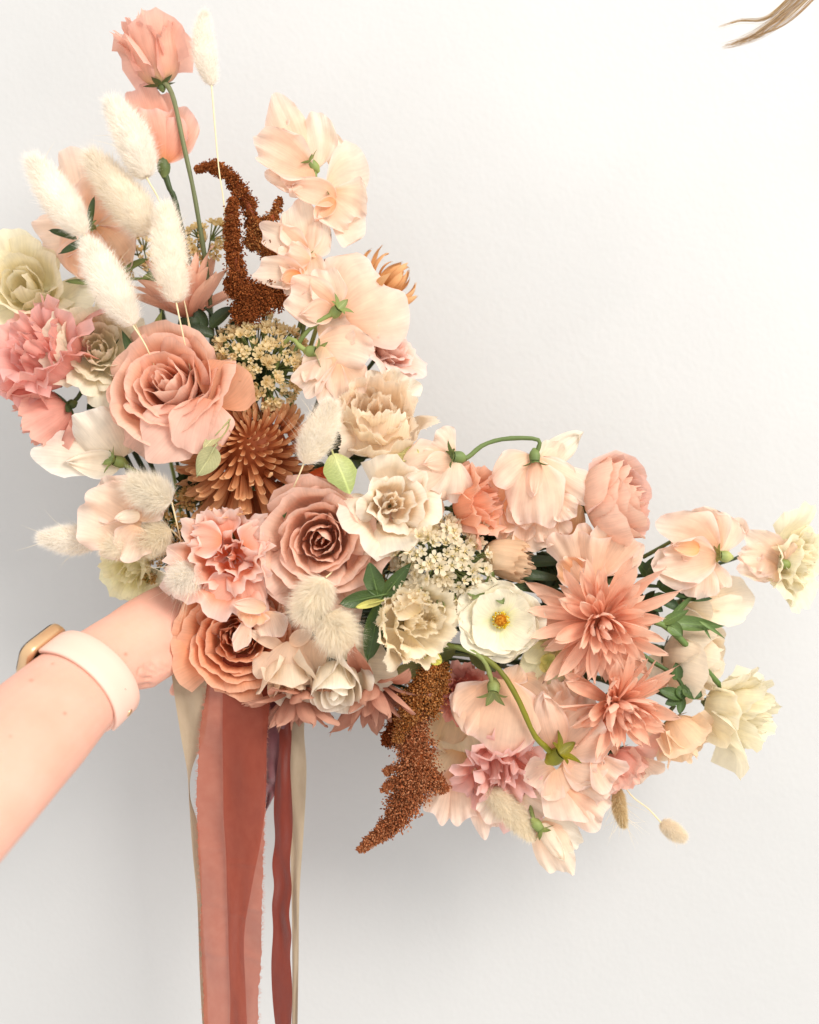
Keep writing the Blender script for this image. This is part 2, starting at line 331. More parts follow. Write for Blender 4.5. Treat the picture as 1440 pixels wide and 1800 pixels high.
# ------------------------------------------------------------------ chrysanthemums (petals share meshes)
def mum(name, label, cat, group, pos, f, R, variants, n, dome, phi1, L01, th01, bend01, Wp, cols, back, seed=1, kind='strap', pw=.5, stem=True, lj=.1, cup=1.0, tj=.08, centre=None, mid=None, k0=0.0, sep=6, bp=1.4, bexp=1.0, skew=(0, 0), wild=.12, curl=.35, twist=.35, swirl=0.0):
    rng = np.random.default_rng(seed); c = W(*pos); ax = V(f); kk = K(pos[2]); Rm = R * kk
    root = thing(name, label, cat, c, group); F = frame(ax, seed)
    ms = []
    for j in range(variants):
        q = j / (variants - 1); row = []
        for e in range(5):
            L = Rm * (L01[0] + (L01[1] - L01[0]) * q); wd = Wp * kk * (.45 + .55 * min(1, q * 1.6))
            P, U, Vv, E = petal_grid(L, wd, kind, cup * (1 - .35 * q), bend01[0] + (bend01[1] - bend01[0]) * q ** bexp + curl * q * (e - 2) * .5, bp=bp, ruf=.06, rf=1.5, wob=.10, groove=.09, nu=9, nv=9, rng=np.random.default_rng(seed * 31 + j * 7 + e), chord=False)
            row.append(mesh('petal', P.reshape(-1, 3), gfaces(9, 9), uv=np.stack([U.ravel()*.5+.5, Vv.ravel()], -1), col=ramp(Vv.ravel(), cols3(cols)), back=ramp(Vv.ravel(), cols3(back)), m=M_PETAL))
        ms.append(row)
    for i in range(n):
        q = k0 + (1 - k0) * ((i + .5) / n) ** pw; az = i * 2.39996 + rng.uniform(-.12, .12); ph = math.radians(phi1) * q
        F2 = F[:, 0] * math.cos(az) + F[:, 1] * math.sin(az)
        base = ax * (math.cos(ph) - 1) * dome * Rm + F2 * math.sin(ph) * dome * Rm
        th = math.radians(th01[0] + (th01[1] - th01[0]) * q) + rng.uniform(-tj, tj) * (1 + q) - (rng.uniform(.1, .5) if rng.uniform() < wild else 0)
        F2 = unit(F2 + swirl * np.cross(ax, F2)); d = ax * math.cos(th) + F2 * math.sin(th); nn = ax * math.sin(th) - F2 * math.cos(th); x = np.cross(d, nn)
        tw = rng.uniform(-twist, twist) * q; x, nn = x * math.cos(tw) + nn * math.sin(tw), nn * math.cos(tw) - x * math.sin(tw)
        s = (1 + rng.uniform(-lj, lj)) * (1 + q * (skew[0] * F2[0] + skew[1] * F2[2]))
        M4 = Matrix(((x[0]*s, d[0]*s, nn[0]*s, base[0]), (x[1]*s, d[1]*s, nn[1]*s, base[1]), (x[2]*s, d[2]*s, nn[2]*s, base[2]), (0, 0, 0, 1)))
        o = link('petal', ms[min(variants - 1, int(q * variants))][rng.integers(0, 5)], root); o.matrix_basis = M4
    v = []; a = np.linspace(0, 2*np.pi, 16, endpoint=False)
    for t in np.linspace(.02, 1.9, 8): v.append(c + ax*(math.cos(t)*.9 - 1)*dome*Rm + math.sin(t)*dome*Rm*.9*(np.cos(a)[:, None]*F[:, 0] + np.sin(a)[:, None]*F[:, 1]))
    part('receptacle', root, np.concatenate(v), gfaces(16, 8, True), uv=np.zeros((128, 2)), col=cols3(cols)[0], m=M_PETAL)
    if centre: blob_cluster(root, 'disc', c + ax * .02 * Rm, ax, .14 * Rm, 60, 2.2 * kk, centre, seed)
    bb = c - ax * (dome * Rm * 1.2 + .06 * Rm)
    if sep: bulb(root, bb, ax, .22 * Rm, .25 * Rm, DGREEN)
    if stem: stem_to_hand(root, bb - ax * .1 * Rm, ax, r=6, mid=mid)
    return root

# ------------------------------------------------------------------ tiny beads in bulk (amaranth, flower centres)
_a = (1 + 5 ** .5) / 2
ICO = unit(np.array([[-1, _a, 0], [1, _a, 0], [-1, -_a, 0], [1, -_a, 0], [0, -1, _a], [0, 1, _a], [0, -1, -_a], [0, 1, -_a], [_a, 0, -1], [_a, 0, 1], [-_a, 0, -1], [-_a, 0, 1]], float))
ICO = ICO / np.linalg.norm(ICO, axis=1)[:, None]
ICOF = np.array([[0,11,5],[0,5,1],[0,1,7],[0,7,10],[0,10,11],[1,5,9],[5,11,4],[11,10,2],[10,7,6],[7,1,8],[3,9,4],[3,4,2],[3,2,6],[3,6,8],[3,8,9],[4,9,5],[2,4,11],[6,2,10],[8,6,7],[9,8,1]])
def beads(root, name, C, R, colsN, m=None, stuff=True, stretch=None):
    C = np.asarray(C); n = len(C); R = np.broadcast_to(R, (n,))
    base = ICO[None] * R[:, None, None]
    if stretch is not None: base = base + np.einsum('vk,nk->nv', ICO, stretch)[:, :, None] * stretch[:, None, :] * (R * .9)[:, None, None]
    v = (C[:, None] + base).reshape(-1, 3); f = (ICOF[None] + (np.arange(n) * 12)[:, None, None]).reshape(-1, 3)
    o = part(name, root, v, f, uv=np.zeros((n * 12, 2)), col=np.repeat(colsN, 12, 0), m=m or M_SEED)
    if stuff: o['kind'] = 'stuff'
    return o
def blob_cluster(root, name, c, ax, r, n, br, cols, seed):
    rng = np.random.default_rng(seed); F = frame(ax); i = np.arange(n) + .5; rr = r * np.sqrt(i / n); a = i * 2.39996
    C = c + np.outer(rr * np.cos(a), F[:, 0]) + np.outer(rr * np.sin(a), F[:, 1]) + np.outer(np.sqrt(np.maximum(0, 1.1 * r * r - rr * rr)) * .6, ax)
    cs = np.array([lin(x) for x in cols])[rng.integers(0, len(cols), n)]
    return beads(root, name, C, br * rng.uniform(.7, 1.25, n), cs)

# ------------------------------------------------------------------ yarrow: heads of tiny five-petalled florets sharing two meshes
def floret_mesh(r, cols, seed):
    rng = np.random.default_rng(seed); v = []; f = []; c = []
    cc = [lin(x) for x in cols]
    for i in range(5):
        a = 2*np.pi*i/5 + rng.uniform(-.1, .1); ca, sa = math.cos(a), math.sin(a); lift = rng.uniform(.0, .3) + [.05, .2, .6, 1.1][seed % 4]
        o = len(v)
        for (t, s, z) in ((.12, 0, 0), (.55, -.36, .5), (.95, -.30, .9), (1.02, 0, 1), (.95, .30, .9), (.55, .36, .5), (.6, 0, .3)):
            x, y = t*r, s*r; v.append((x*ca - y*sa, x*sa + y*ca, z*lift*r)); c.append(cc[0] if t < .2 else cc[1])
        f += [(o, o+6, o+1), (o+1, o+6, o+2), (o+2, o+6, o+3), (o+3, o+6, o+4), (o+4, o+6, o+5), (o+5, o+6, o)]
        f[-6:] = [tuple(reversed(x)) for x in f[-6:]]
    o = len(v)
    for p in ICO * (.2*r, .2*r, .24*r): v.append(tuple(p + (0, 0, .1*r))); c.append(cc[2])
    f += [tuple(t + o) for t in ICOF]
    return mesh('floret', v, f, uv=np.zeros((len(v), 2)), col=np.array(c), m=M_THIN)
def yarrow(label, pos, f, R, n, fr, cols, seed=1, spread=75, squash=.75, group='yarrow heads', stem=True, lump=.12, mid=None):
    rng = np.random.default_rng(seed); c = W(*pos); ax = V(f); k = K(pos[2]); Rm = R*k; F = frame(ax)
    root = thing('yarrow_head', label, 'yarrow', c, group)
    ms = [floret_mesh(fr*k, cols, seed*5 + e) for e in range(8)]
    nb = max(5, n // 9); cent = []
    for i in range(nb):
        ph = math.radians(spread) * math.sqrt((i+.5)/nb); a = i*2.39996 + seed
        cent.append((ph, a, rng.uniform(-lump, lump)))
    cd = np.array([[math.sin(p)*math.cos(a), math.sin(p)*math.sin(a), math.cos(p)] for p, a, _ in cent])
    stalk = []
    for i in range(n):
        ph = math.radians(spread) * math.sqrt((i+.5)/n) + rng.normal(0, .03); a = i*2.39996 + rng.normal(0, .12)
        d = np.array([math.sin(ph)*math.cos(a), math.sin(ph)*math.sin(a), math.cos(ph)])
        j = int(np.argmax(cd @ d)); near = float(cd[j] @ d); d = unit(d*.86 + cd[j]*.14)
        rad = Rm * (1 + cent[j][2] + rng.uniform(-.04, .04) - (1 - near) * .8)
        p = F @ (d * rad * np.array([1, 1, squash])) - ax*Rm*squash*.75
        nrm = unit(F @ (d*np.array([1, 1, 1.6])) + rng.normal(0, .42, 3)); G = frame(nrm, rng.uniform(0, 6)); s = rng.uniform(.6, 1.2)
        o = link('floret', ms[i % 8], root); o.matrix_basis = Matrix([[G[r_, 0]*s, G[r_, 1]*s, G[r_, 2]*s, p[r_]] for r_ in range(3)] + [[0, 0, 0, 1]])
        stalk.append((c + p, c + F @ (cd[j] * Rm * .45 * np.array([1, 1, squash])) - ax*Rm*squash*.85))
    # stalks: three-sided threads joined into one part
    v = []; fc = []; root0 = c - ax*Rm*1.5
    for a_, b_ in stalk + [(b, root0) for b in {tuple(x[1]) for x in stalk}]:
        a_ = np.array(a_); b_ = np.array(b_); t = unit(b_ - a_); x = unit(np.cross(t, (.3, .5, .8))); y = np.cross(t, x); o = len(v)
        for q in (a_, b_):
            for g in range(3): v.append(q + 1.5*k*(math.cos(g*2.09)*x + math.sin(g*2.09)*y))
        fc += [(o, o+1, o+4, o+3), (o+1, o+2, o+5, o+4), (o+2, o, o+3, o+5)]
    part('stalk', root, v, fc, uv=np.zeros((len(v), 2)), col=lin('#7f8a52'), m=M_STEM)['kind'] = 'stuff'
    if stem: stem_to_hand(root, root0, ax, r=5, mid=mid)
    return root
# ------------------------------------------------------------------ bunny tail grass
def bunny(label, B, T, Wpx, seed=1, col=('#f3e6d2', '#fbf3e6'), stem=None, hl=.46, n=9000, awns=26, awnl=1.0, core=.80, stemcol='#dccfae'):
    rng = np.random.default_rng(seed); b = W(*B); t = W(*T); ax = unit(t - b); L = np.linalg.norm(t - b); k = K((B[2]+T[2])/2); R = Wpx*k
    root = thing('bunny_tail', label, 'grass head', b, 'bunny tail grasses'); F = frame(ax, seed)
    pe, pf = rng.uniform(.68, .95), rng.uniform(.48, .72)
    def prof(q): return R*core*np.clip(np.sin(np.pi*np.clip(q, 0, 1)**pe), 0, 1)**pf
    qs = np.linspace(.01, .99, 14); seg = 12; v = []
    bendv = (F[:, 0]*rng.uniform(-1, 1) + F[:, 1]*rng.uniform(-1, 1)) * L*.05
    def spine(q): return b + np.outer(q*L*.93, ax) + np.outer(np.sin(np.pi*q), bendv)
    for q in qs:
        a = np.linspace(0, 2*np.pi, seg, endpoint=False); v.append(spine(np.array([q]))[0] + prof(q)*(np.cos(a)[:, None]*F[:, 0] + np.sin(a)[:, None]*F[:, 1]))
    part('seed_head', root, np.concatenate(v), gfaces(seg, 14, True), uv=np.zeros((seg*14, 2)), col=lin(col[0]), m=M_FLUFF)
    q = rng.uniform(.0, 1, n)**.92; a = rng.uniform(0, 2*np.pi, n); rad = np.cos(a)[:, None]*F[:, 0] + np.sin(a)[:, None]*F[:, 1]
    P = spine(q) + rad*(prof(q)*.93)[:, None]
    fwd = .55 + .7*q
    d = rad + ax*fwd[:, None] + rng.normal(0, .24, (n, 3)); d /= np.linalg.norm(d, axis=1)[:, None]
    l = R*hl*rng.uniform(.55, 1.25, n)
    def hairs(P, d, l, wd, droop):
        n = len(P); s = np.cross(d, rng.normal(0, 1, (n, 3))); s /= np.linalg.norm(s, axis=1)[:, None]
        bnd = rng.normal(0, droop, (n, 3)) * l[:, None]
        m_ = P + d*(l*.5)[:, None] + bnd*.25; e = P + d*l[:, None] + bnd
        v = np.stack([P - s*wd, P + s*wd, m_ + s*wd*.7, m_ - s*wd*.7, e + s*wd*.12, e - s*wd*.12], 1).reshape(-1, 3)
        o = (np.arange(n)*6)[:, None]
        f = np.concatenate([o + [0, 1, 2, 3], o + [3, 2, 4, 5]])
        return v, f
    v, f = hairs(P, d, l, .00009, .2)
    cc = np.repeat(lin(col[0]) + (lin(col[1]) - lin(col[0]))*rng.uniform(0, 1, n)[:, None], 6, 0)
    part('fluff', root, v, f, uv=np.zeros((len(v), 2)), col=cc, m=M_FLUFF)['kind'] = 'stuff'
    if awns:
        q = rng.uniform(.05, .9, awns); a = rng.uniform(0, 2*np.pi, awns); rad = np.cos(a)[:, None]*F[:, 0] + np.sin(a)[:, None]*F[:, 1]
        d = rad + ax*.75 + rng.normal(0, .3, (awns, 3)); d /= np.linalg.norm(d, axis=1)[:, None]
        v, f = hairs(spine(q) + rad*(prof(q)*.9)[:, None], d, R*awnl*rng.uniform(.8, 1.6, awns), .00013, .12)
        part('awn', root, v, f, uv=np.zeros((len(v), 2)), col=lin('#efe0c2'), m=M_FLUFF)['kind'] = 'stuff'
    if stem: tube(root, [B] + stem, [1.5, 1.2, 1.2], (stemcol,)*3, n=16, seg=6)
    return root
# ------------------------------------------------------------------ amaranth
def amaranth(label, strands, cols, seed=1, dens=3.2, br=1.3, stem=None):
    rng = np.random.default_rng(seed); root = thing('amaranth', label, 'amaranth', W(*strands[0][0][0]), 'amaranth plumes')
    for pts, radii, ci in strands:
        m_ = 40; P = catmull([W(*p) for p in pts], m_); r = np.interp(np.linspace(0, 1, m_), np.linspace(0, 1, len(radii)), radii)*S
        tube(root, list(P), list(r*.42), (cols[ci][0],)*3, name='axis', seg=8, n=20, world=True)
        L = np.linalg.norm(np.diff(P, axis=0), axis=1).sum()
        n = int(dens * (L/S) * (np.mean(radii)) / 1.0)
        tt = rng.uniform(0, 1, n)**.95; ix = tt*(m_-1); i0 = np.minimum(ix.astype(int), m_-2); fr = (ix - i0)[:, None]
        base = P[i0]*(1-fr) + P[i0+1]*fr; T = P[i0+1] - P[i0]; T /= np.linalg.norm(T, axis=1)[:, None]
        x = np.cross(T, (.3, .5, .8)); x /= np.linalg.norm(x, axis=1)[:, None]; y = np.cross(T, x)
        k_ = max(6, n//26); grp = rng.integers(0, k_, n); first = np.array([np.argmax(grp == g) for g in range(k_)])   # spikelets: tufts of seeds
        ga = rng.uniform(0, 2*np.pi, k_); gr = rng.uniform(.3, 1.0, k_); src = first[grp]
        a = ga[grp]; rl = np.interp(tt[src], np.linspace(0, 1, len(radii)), radii)*S
        d = np.cos(a)[:, None]*x[src] + np.sin(a)[:, None]*y[src] + T[src]*.45; d /= np.linalg.norm(d, axis=1)[:, None]
        C = base[src] + d*(rl*gr[grp]*rng.uniform(.45, 1.15, n))[:, None] + rng.normal(0, 1, (n, 3))*(rl*.20)[:, None]
        d = d + rng.normal(0, .35, (n, 3)); d /= np.linalg.norm(d, axis=1)[:, None]
        cs = np.array([lin(c) for c in cols[ci]])[rng.choice(len(cols[ci]), n, p=None)] * (rng.uniform(.88, 1.1, n)*rng.uniform(.8, 1.2, k_)[grp])[:, None]
        beads(root, 'seed_cluster', C, br*S*rng.uniform(.55, 1.15, n), cs, stretch=d)
    if stem: tube(root, stem, [4, 5], DGREEN, n=10)
    return root
# ------------------------------------------------------------------ ribbons
def cloth(name, col, col2=None, sheer=0.0, sheen=.3, weave=1400, rough=.6):
    m, nt, N = mat(name); L = nt.links.new; out = N('ShaderNodeOutputMaterial'); p = N('ShaderNodeBsdfPrincipled'); t = N('ShaderNodeBsdfTranslucent'); mx = N('ShaderNodeMixShader')
    uv = N('ShaderNodeAttribute', attribute_name='puv'); nz = N('ShaderNodeTexNoise'); nz.inputs['Scale'].default_value = 5; nz.inputs['Detail'].default_value = 5
    sx = N('ShaderNodeVectorMath', operation='MULTIPLY'); sx.inputs[1].default_value = (1, .8, 1); L(uv.outputs['Vector'], sx.inputs[0]); L(sx.outputs[0], nz.inputs['Vector'])
    cr = N('ShaderNodeMix', data_type='RGBA'); cr.inputs[6].default_value = (*lin(col), 1); cr.inputs[7].default_value = (*lin(col2 or col), 1)
    mr = N('ShaderNodeMapRange'); mr.inputs['From Min'].default_value = .15; mr.inputs['From Max'].default_value = .85; L(nz.outputs['Fac'], mr.inputs['Value']); L(mr.outputs[0], cr.inputs[0])
    p.inputs['Roughness'].default_value = rough; p.inputs['Specular IOR Level'].default_value = .2; p.inputs['Sheen Weight'].default_value = sheen
    L(cr.outputs[2], p.inputs['Base Color']); L(cr.outputs[2], t.inputs['Color'])
    tc = N('ShaderNodeTexCoord'); wv = N('ShaderNodeTexWave', wave_type='BANDS', bands_direction='Z'); wv.inputs['Scale'].default_value = weave; wv.inputs['Distortion'].default_value = 2.5; wv.inputs['Detail'].default_value = 2
    n3 = N('ShaderNodeTexNoise'); n3.inputs['Scale'].default_value = 700; L(tc.outputs['Object'], n3.inputs['Vector']); L(tc.outputs['Object'], wv.inputs['Vector'])
    ad = N('ShaderNodeMath', operation='ADD'); L(wv.outputs['Fac'], ad.inputs[0]); L(n3.outputs['Fac'], ad.inputs[1])
    b = N('ShaderNodeBump'); b.inputs['Strength'].default_value = .45; b.inputs['Distance'].default_value = .0004; L(ad.outputs[0], b.inputs['Height']); L(b.outputs[0], p.inputs['Normal'])
    mx.inputs[0].default_value = .3; L(p.outputs[0], mx.inputs[1]); L(t.outputs[0], mx.inputs[2])
    if sheer:
        tr = N('ShaderNodeBsdfTransparent'); tr.inputs[0].default_value = (*(lin(col)*.5 + .5), 1); m2 = N('ShaderNodeMixShader'); m2.inputs[0].default_value = sheer
        L(mx.outputs[0], m2.inputs[1]); L(tr.outputs[0], m2.inputs[2]); L(m2.outputs[0], out.inputs[0])
    else: L(mx.outputs[0], out.inputs[0])
    return m
def ribbon(label, rows, m, seed=1, fold=3.0, fray=0, n=150, nu=15, fraycol='#c98a78', wav=0.0, crease=()):
    """rows: (y, x_left, x_right, height_left, height_right)"""
    rng = np.random.default_rng(seed); A = catmull([W(r[1], r[0], r[3]) for r in rows], n); B = catmull([W(r[2], r[0], r[4]) for r in rows], n)
    u = np.linspace(0, 1, nu); t = np.linspace(0, 1, n)
    if fray:
        A = A + np.array([1, 0, 0])*(rng.normal(0, fray*S, n))[:, None]; B = B + np.array([1, 0, 0])*(rng.normal(0, fray*S, n))[:, None]
    if wav:
        A = A + np.array([1, 0, 0])*(wav*S*np.sin(t*34 + 1.5*np.sin(t*11)))[:, None]; B = B + np.array([1, 0, 0])*(wav*S*np.sin(t*34 + 1 + 1.5*np.sin(t*9)))[:, None]
    P = A[:, None]*(1-u)[None, :, None] + B[:, None]*u[None, :, None]
    ph = rng.uniform(0, 6, 4)
    dz = fold*S*(np.sin(u*7 + ph[0])[None] * np.sin(t*9 + ph[1])[:, None] + .5*np.sin(u*3 + t[:, None]*21 + ph[2]) + .35*np.sin(u*5 - t[:, None]*33 + ph[3]))
    for tc_, sl in crease: dz = dz + 3.2*S*np.exp(-((t[:, None] - tc_ - sl*(u[None] - .5))/.006)**2) * (u[None]**.5)
    P[..., 1] -= dz
    loc = P[0].mean(0); Lr = np.linalg.norm(np.diff(A, axis=0), axis=1).sum()
    root = thing('ribbon', label, 'ribbon', loc, 'ribbons trailing from the bouquet')
    part('cloth_strip', root, P.reshape(-1, 3), gfaces(nu, n), uv=np.stack([np.tile(u, n), np.repeat(t*Lr/.04, nu)], -1), col=(1, 1, 1), m=m)
    if fray:                                        # loose threads along both raw edges
        v = []; f = []
        for E, sgn in ((A, -1), (B, 1)):
            for _ in range(int(n*2.2)):
                i = rng.integers(0, n-1); p = E[i] + (E[i+1]-E[i])*rng.uniform(); l = rng.uniform(2, 7)*S; d = np.array([sgn*l, rng.normal(0, .3*l), rng.normal(0, .5*l)]); o = len(v)
                v += [p + (0, 0, .00016), p - (0, 0, .00016), p + d]; f.append((o, o+1, o+2))
        part('frayed_thread', root, v, f, uv=np.zeros((len(v), 2)), col=lin(fraycol), m=M_FLUFF)['kind'] = 'stuff'
    return root
# ------------------------------------------------------------------ sweet peas and loose foliage, petal by petal
def sweet_pea(label, cols, petals, cal=None, stem=None, name='sweet_pea', cat='sweet pea', group='sweet pea blooms', rim=None, back=None, calcol=('#8fae5e', '#7f9f50', '#6d8c44'), hand=True, seed=0, m=None, sr=4.2, ruf=.17):
    c0 = cal[:3] if cal else petals[0][0]
    root = thing(name, label, cat, W(*c0), group)
    for i, p in enumerate(petals):
        B, T, Wp = p[:3]; o = dict(p[3]) if len(p) > 3 else {}
        o.setdefault('ruf', ruf); o.setdefault('rf', 2.4); o.setdefault('nu', 23); o.setdefault('nv', 15); o.setdefault('cup', .5); o.setdefault('bend', .35); o.setdefault('wob', .06); o.setdefault('irr', .10); Wp = Wp * (1.2 if o.get('kind') in ('round', 'fan', 'heart') else 1.08)
        petal_between(root, B, T, Wp, o.pop('cols', cols), seed=seed*17 + i + len(label), rim=o.pop('rim', rim), back=o.pop('back', back), m=m or M_THIN, **o)
    if cal:
        d = V(cal[3]); sz = cal[4] if len(cal) > 4 else 1.0; c = W(*cal[:3])
        bulb(root, c, d, 9*sz*S, 22*sz*S, calcol)
        sepals(root, c + d*4*sz*S, d, 26*sz, 6*sz, 5, calcol, spread=.75, seed=len(label), bend=-.5)
        if stem: tube(root, [cal[:3]] + stem, [sr, sr*.9], (calcol[1], calcol[2], '#5b7a3c'), n=20)
        elif hand: stem_to_hand(root, c - d*8*sz*S, d, 4.5, calcol)
    return root
def leaf(label, B, T, Wp, cols=('#4f7a3a', '#41692f', '#355a28'), n=(0, 0, 1), name='leaf', cat='leaf', group='loose leaves among the blooms', stem=True, **o):
    root = thing(name, label, cat, W(*B), group)
    o.setdefault('kind', 'oval'); o.setdefault('cup', .7); o.setdefault('bend', .5); o.setdefault('nu', 9); o.setdefault('nv', 13); o.setdefault('ruf', .05)
    petal_between(root, B, T, Wp, cols, n=n, m=M_LEAF, name='blade', **o)
    a = np.array(B, float); b = np.array(T, float)
    tube(root, [tuple(a - (b-a)*.10 - [0, 0, 10]), B, tuple(a + (b-a)*.5 + [0, 0, 1.5])], [2.2, 1.8, 1.0], (cols[0],)*3, name='midrib', n=10, seg=5)
    return root
def sprig(label, pts, leaves, cols=('#4a6e3a', '#3a5c2e', '#2f4e26'), r=4, name='leaf_sprig', group='leafy sprigs in the bouquet', kind='oval', seed=0):
    """a green stem with its leaves: leaves are (base, tip, half width, facing)"""
    root = thing(name, label, 'foliage', W(*pts[0]), group)
    tube(root, pts, [r, r*.7], cols, n=16)
    for i, l in enumerate(leaves):
        petal_between(root, l[0], l[1], l[2], cols, kind=kind, n=l[3] if len(l) > 3 else (0, .3, 1), m=M_LEAF, name='leaf', cup=.7, bend=.6 if i % 2 else -.4, nu=7, nv=11, ruf=.05, seed=seed*7+i)
    return root
# ================================================================== THE SCENE
# ------------------------------------------------------------------ wall
WALL_Y = 0.16
def wall_mat():
    m, nt, N = mat('painted_plaster'); L = nt.links.new; out = N('ShaderNodeOutputMaterial'); p = N('ShaderNodeBsdfPrincipled')
    p.inputs['Base Color'].default_value = (.525, .525, .52, 1); p.inputs['Roughness'].default_value = .75; p.inputs['Specular IOR Level'].default_value = .25
    tc = N('ShaderNodeTexCoord'); a = N('ShaderNodeTexNoise'); a.inputs['Scale'].default_value = 240; a.inputs['Detail'].default_value = 3; a.inputs['Roughness'].default_value = .5
    b = N('ShaderNodeTexNoise'); b.inputs['Scale'].default_value = 90; b.inputs['Detail'].default_value = 2
    L(tc.outputs['Object'], a.inputs['Vector']); L(tc.outputs['Object'], b.inputs['Vector'])
    s = N('ShaderNodeMath', operation='MULTIPLY_ADD'); s.inputs[1].default_value = .8; L(b.outputs['Fac'], s.inputs[0]); L(a.outputs['Fac'], s.inputs[2])
    bp = N('ShaderNodeBump'); bp.inputs['Strength'].default_value = .30; bp.inputs['Distance'].default_value = .0012
    c_ = N('ShaderNodeTexNoise'); c_.inputs['Scale'].default_value = 5; c_.inputs['Detail'].default_value = 4; L(tc.outputs['Object'], c_.inputs['Vector'])
    mr = N('ShaderNodeMapRange'); mr.inputs['From Min'].default_value = .3; mr.inputs['From Max'].default_value = .7; mr.inputs['To Min'].default_value = .97; mr.inputs['To Max'].default_value = 1.02; L(c_.outputs['Fac'], mr.inputs['Value'])
    vs_ = N('ShaderNodeVectorMath', operation='SCALE'); vs_.inputs[0].default_value = p.inputs['Base Color'].default_value[:3]; L(mr.outputs[0], vs_.inputs['Scale']); L(vs_.outputs[0], p.inputs['Base Color'])
    L(s.outputs[0], bp.inputs['Height']); L(bp.outputs[0], p.inputs['Normal']); L(p.outputs[0], out.inputs[0]); return m
v = [(x, y, z) for y in (WALL_Y, WALL_Y + .12) for x, z in ((-3, -1.3), (3, -1.3), (3, 1.4), (-3, 1.4))]
wo = link('wall', mesh('wall', v, [(0, 1, 2, 3), (4, 7, 6, 5), (0, 4, 5, 1), (1, 5, 6, 2), (2, 6, 7, 3), (3, 7, 4, 0)], m=wall_mat())); wo['kind'] = 'structure'
wo.data.polygons.foreach_set('use_smooth', np.zeros(6, bool))

# ------------------------------------------------------------------ arm and hand
def skin_mat():
    m, nt, N = mat('skin'); L = nt.links.new; out = N('ShaderNodeOutputMaterial'); p = N('ShaderNodeBsdfPrincipled')
    at = N('ShaderNodeAttribute', attribute_name='Col'); tc = N('ShaderNodeTexCoord')
    n1 = N('ShaderNodeTexNoise'); n1.inputs['Scale'].default_value = 45; n1.inputs['Detail'].default_value = 5; L(tc.outputs['Object'], n1.inputs['Vector'])
    mr = N('ShaderNodeMapRange'); mr.inputs['From Min'].default_value = .3; mr.inputs['From Max'].default_value = .7; L(n1.outputs['Fac'], mr.inputs['Value'])
    mx = N('ShaderNodeMix', data_type='RGBA', blend_type='MULTIPLY'); mx.inputs[0].default_value = 1; cr = N('ShaderNodeMix', data_type='RGBA')
    cr.inputs[6].default_value = (1, .90, .87, 1); cr.inputs[7].default_value = (1.0, 1.0, 1.0, 1); L(mr.outputs[0], cr.inputs[0]); L(at.outputs['Color'], mx.inputs[6]); L(cr.outputs[2], mx.inputs[7])
    L(mx.outputs[2], p.inputs['Base Color']); p.inputs['Roughness'].default_value = .5; p.inputs['Specular IOR Level'].default_value = .3
    p.inputs['Subsurface Weight'].default_value = .2; p.inputs['Subsurface Radius'].default_value = (1, .35, .2); p.inputs['Subsurface Scale'].default_value = .004
    vo = N('ShaderNodeTexVoronoi'); vo.inputs['Scale'].default_value = 900; L(tc.outputs['Object'], vo.inputs['Vector'])
    b = N('ShaderNodeBump'); b.inputs['Strength'].default_value = .12; b.inputs['Distance'].default_value = .0003; L(vo.outputs['Distance'], b.inputs['Height']); L(b.outputs[0], p.inputs['Normal'])
    L(p.outputs[0], out.inputs[0]); return m
ARM = [((-350, 1710, 600), 156), ((-220, 1580, 505), 138), ((-110, 1460, 415), 122), ((-10, 1356, 320), 111), ((60, 1284, 232), 103), ((110, 1234, 172), 92), ((150, 1198, 124), 85), ((190, 1164, 84), 72), ((228, 1136, 48), 67), ((262, 1114, 14), 68), ((300, 1096, -22), 70), ((345, 1082, -58), 66), ((385, 1068, -88), 48), ((410, 1060, -104), 22)]
AP = catmull([W(*p) for p, _ in ARM], 60); AR = np.interp(np.linspace(0, 1, 60), np.linspace(0, 1, len(ARM)), [r*K(p[2]) for p, r in ARM])
AT = np.gradient(AP, axis=0); AT /= np.linalg.norm(AT, axis=1)[:, None]
def arm_ring(i, seg=28, grow=0.0):
    t = AT[i]; x = unit(np.cross(t, (0, -1, 0))); y = np.cross(t, x); a = np.linspace(0, 2*np.pi, seg, endpoint=False)
    return AP[i], x, y, AR[i] + grow, (AR[i]*(.80 if i < 44 else .80 - .18*(i-44)/16) + grow)
root = thing('person', 'bare forearm and hand reaching in from the left to hold the bouquet from behind', 'person', (0, 0, 0))
verts = []; faces = []
for i in range(60):
    c, x, y, ra, rb = arm_ring(i); a = np.linspace(0, 2*np.pi, 28, endpoint=False)
    verts.append(c + ra*np.cos(a)[:, None]*x + rb*np.sin(a)[:, None]*y)
verts = np.concatenate(verts); faces = [tuple(q) for q in gfaces(28, 60, True)] 
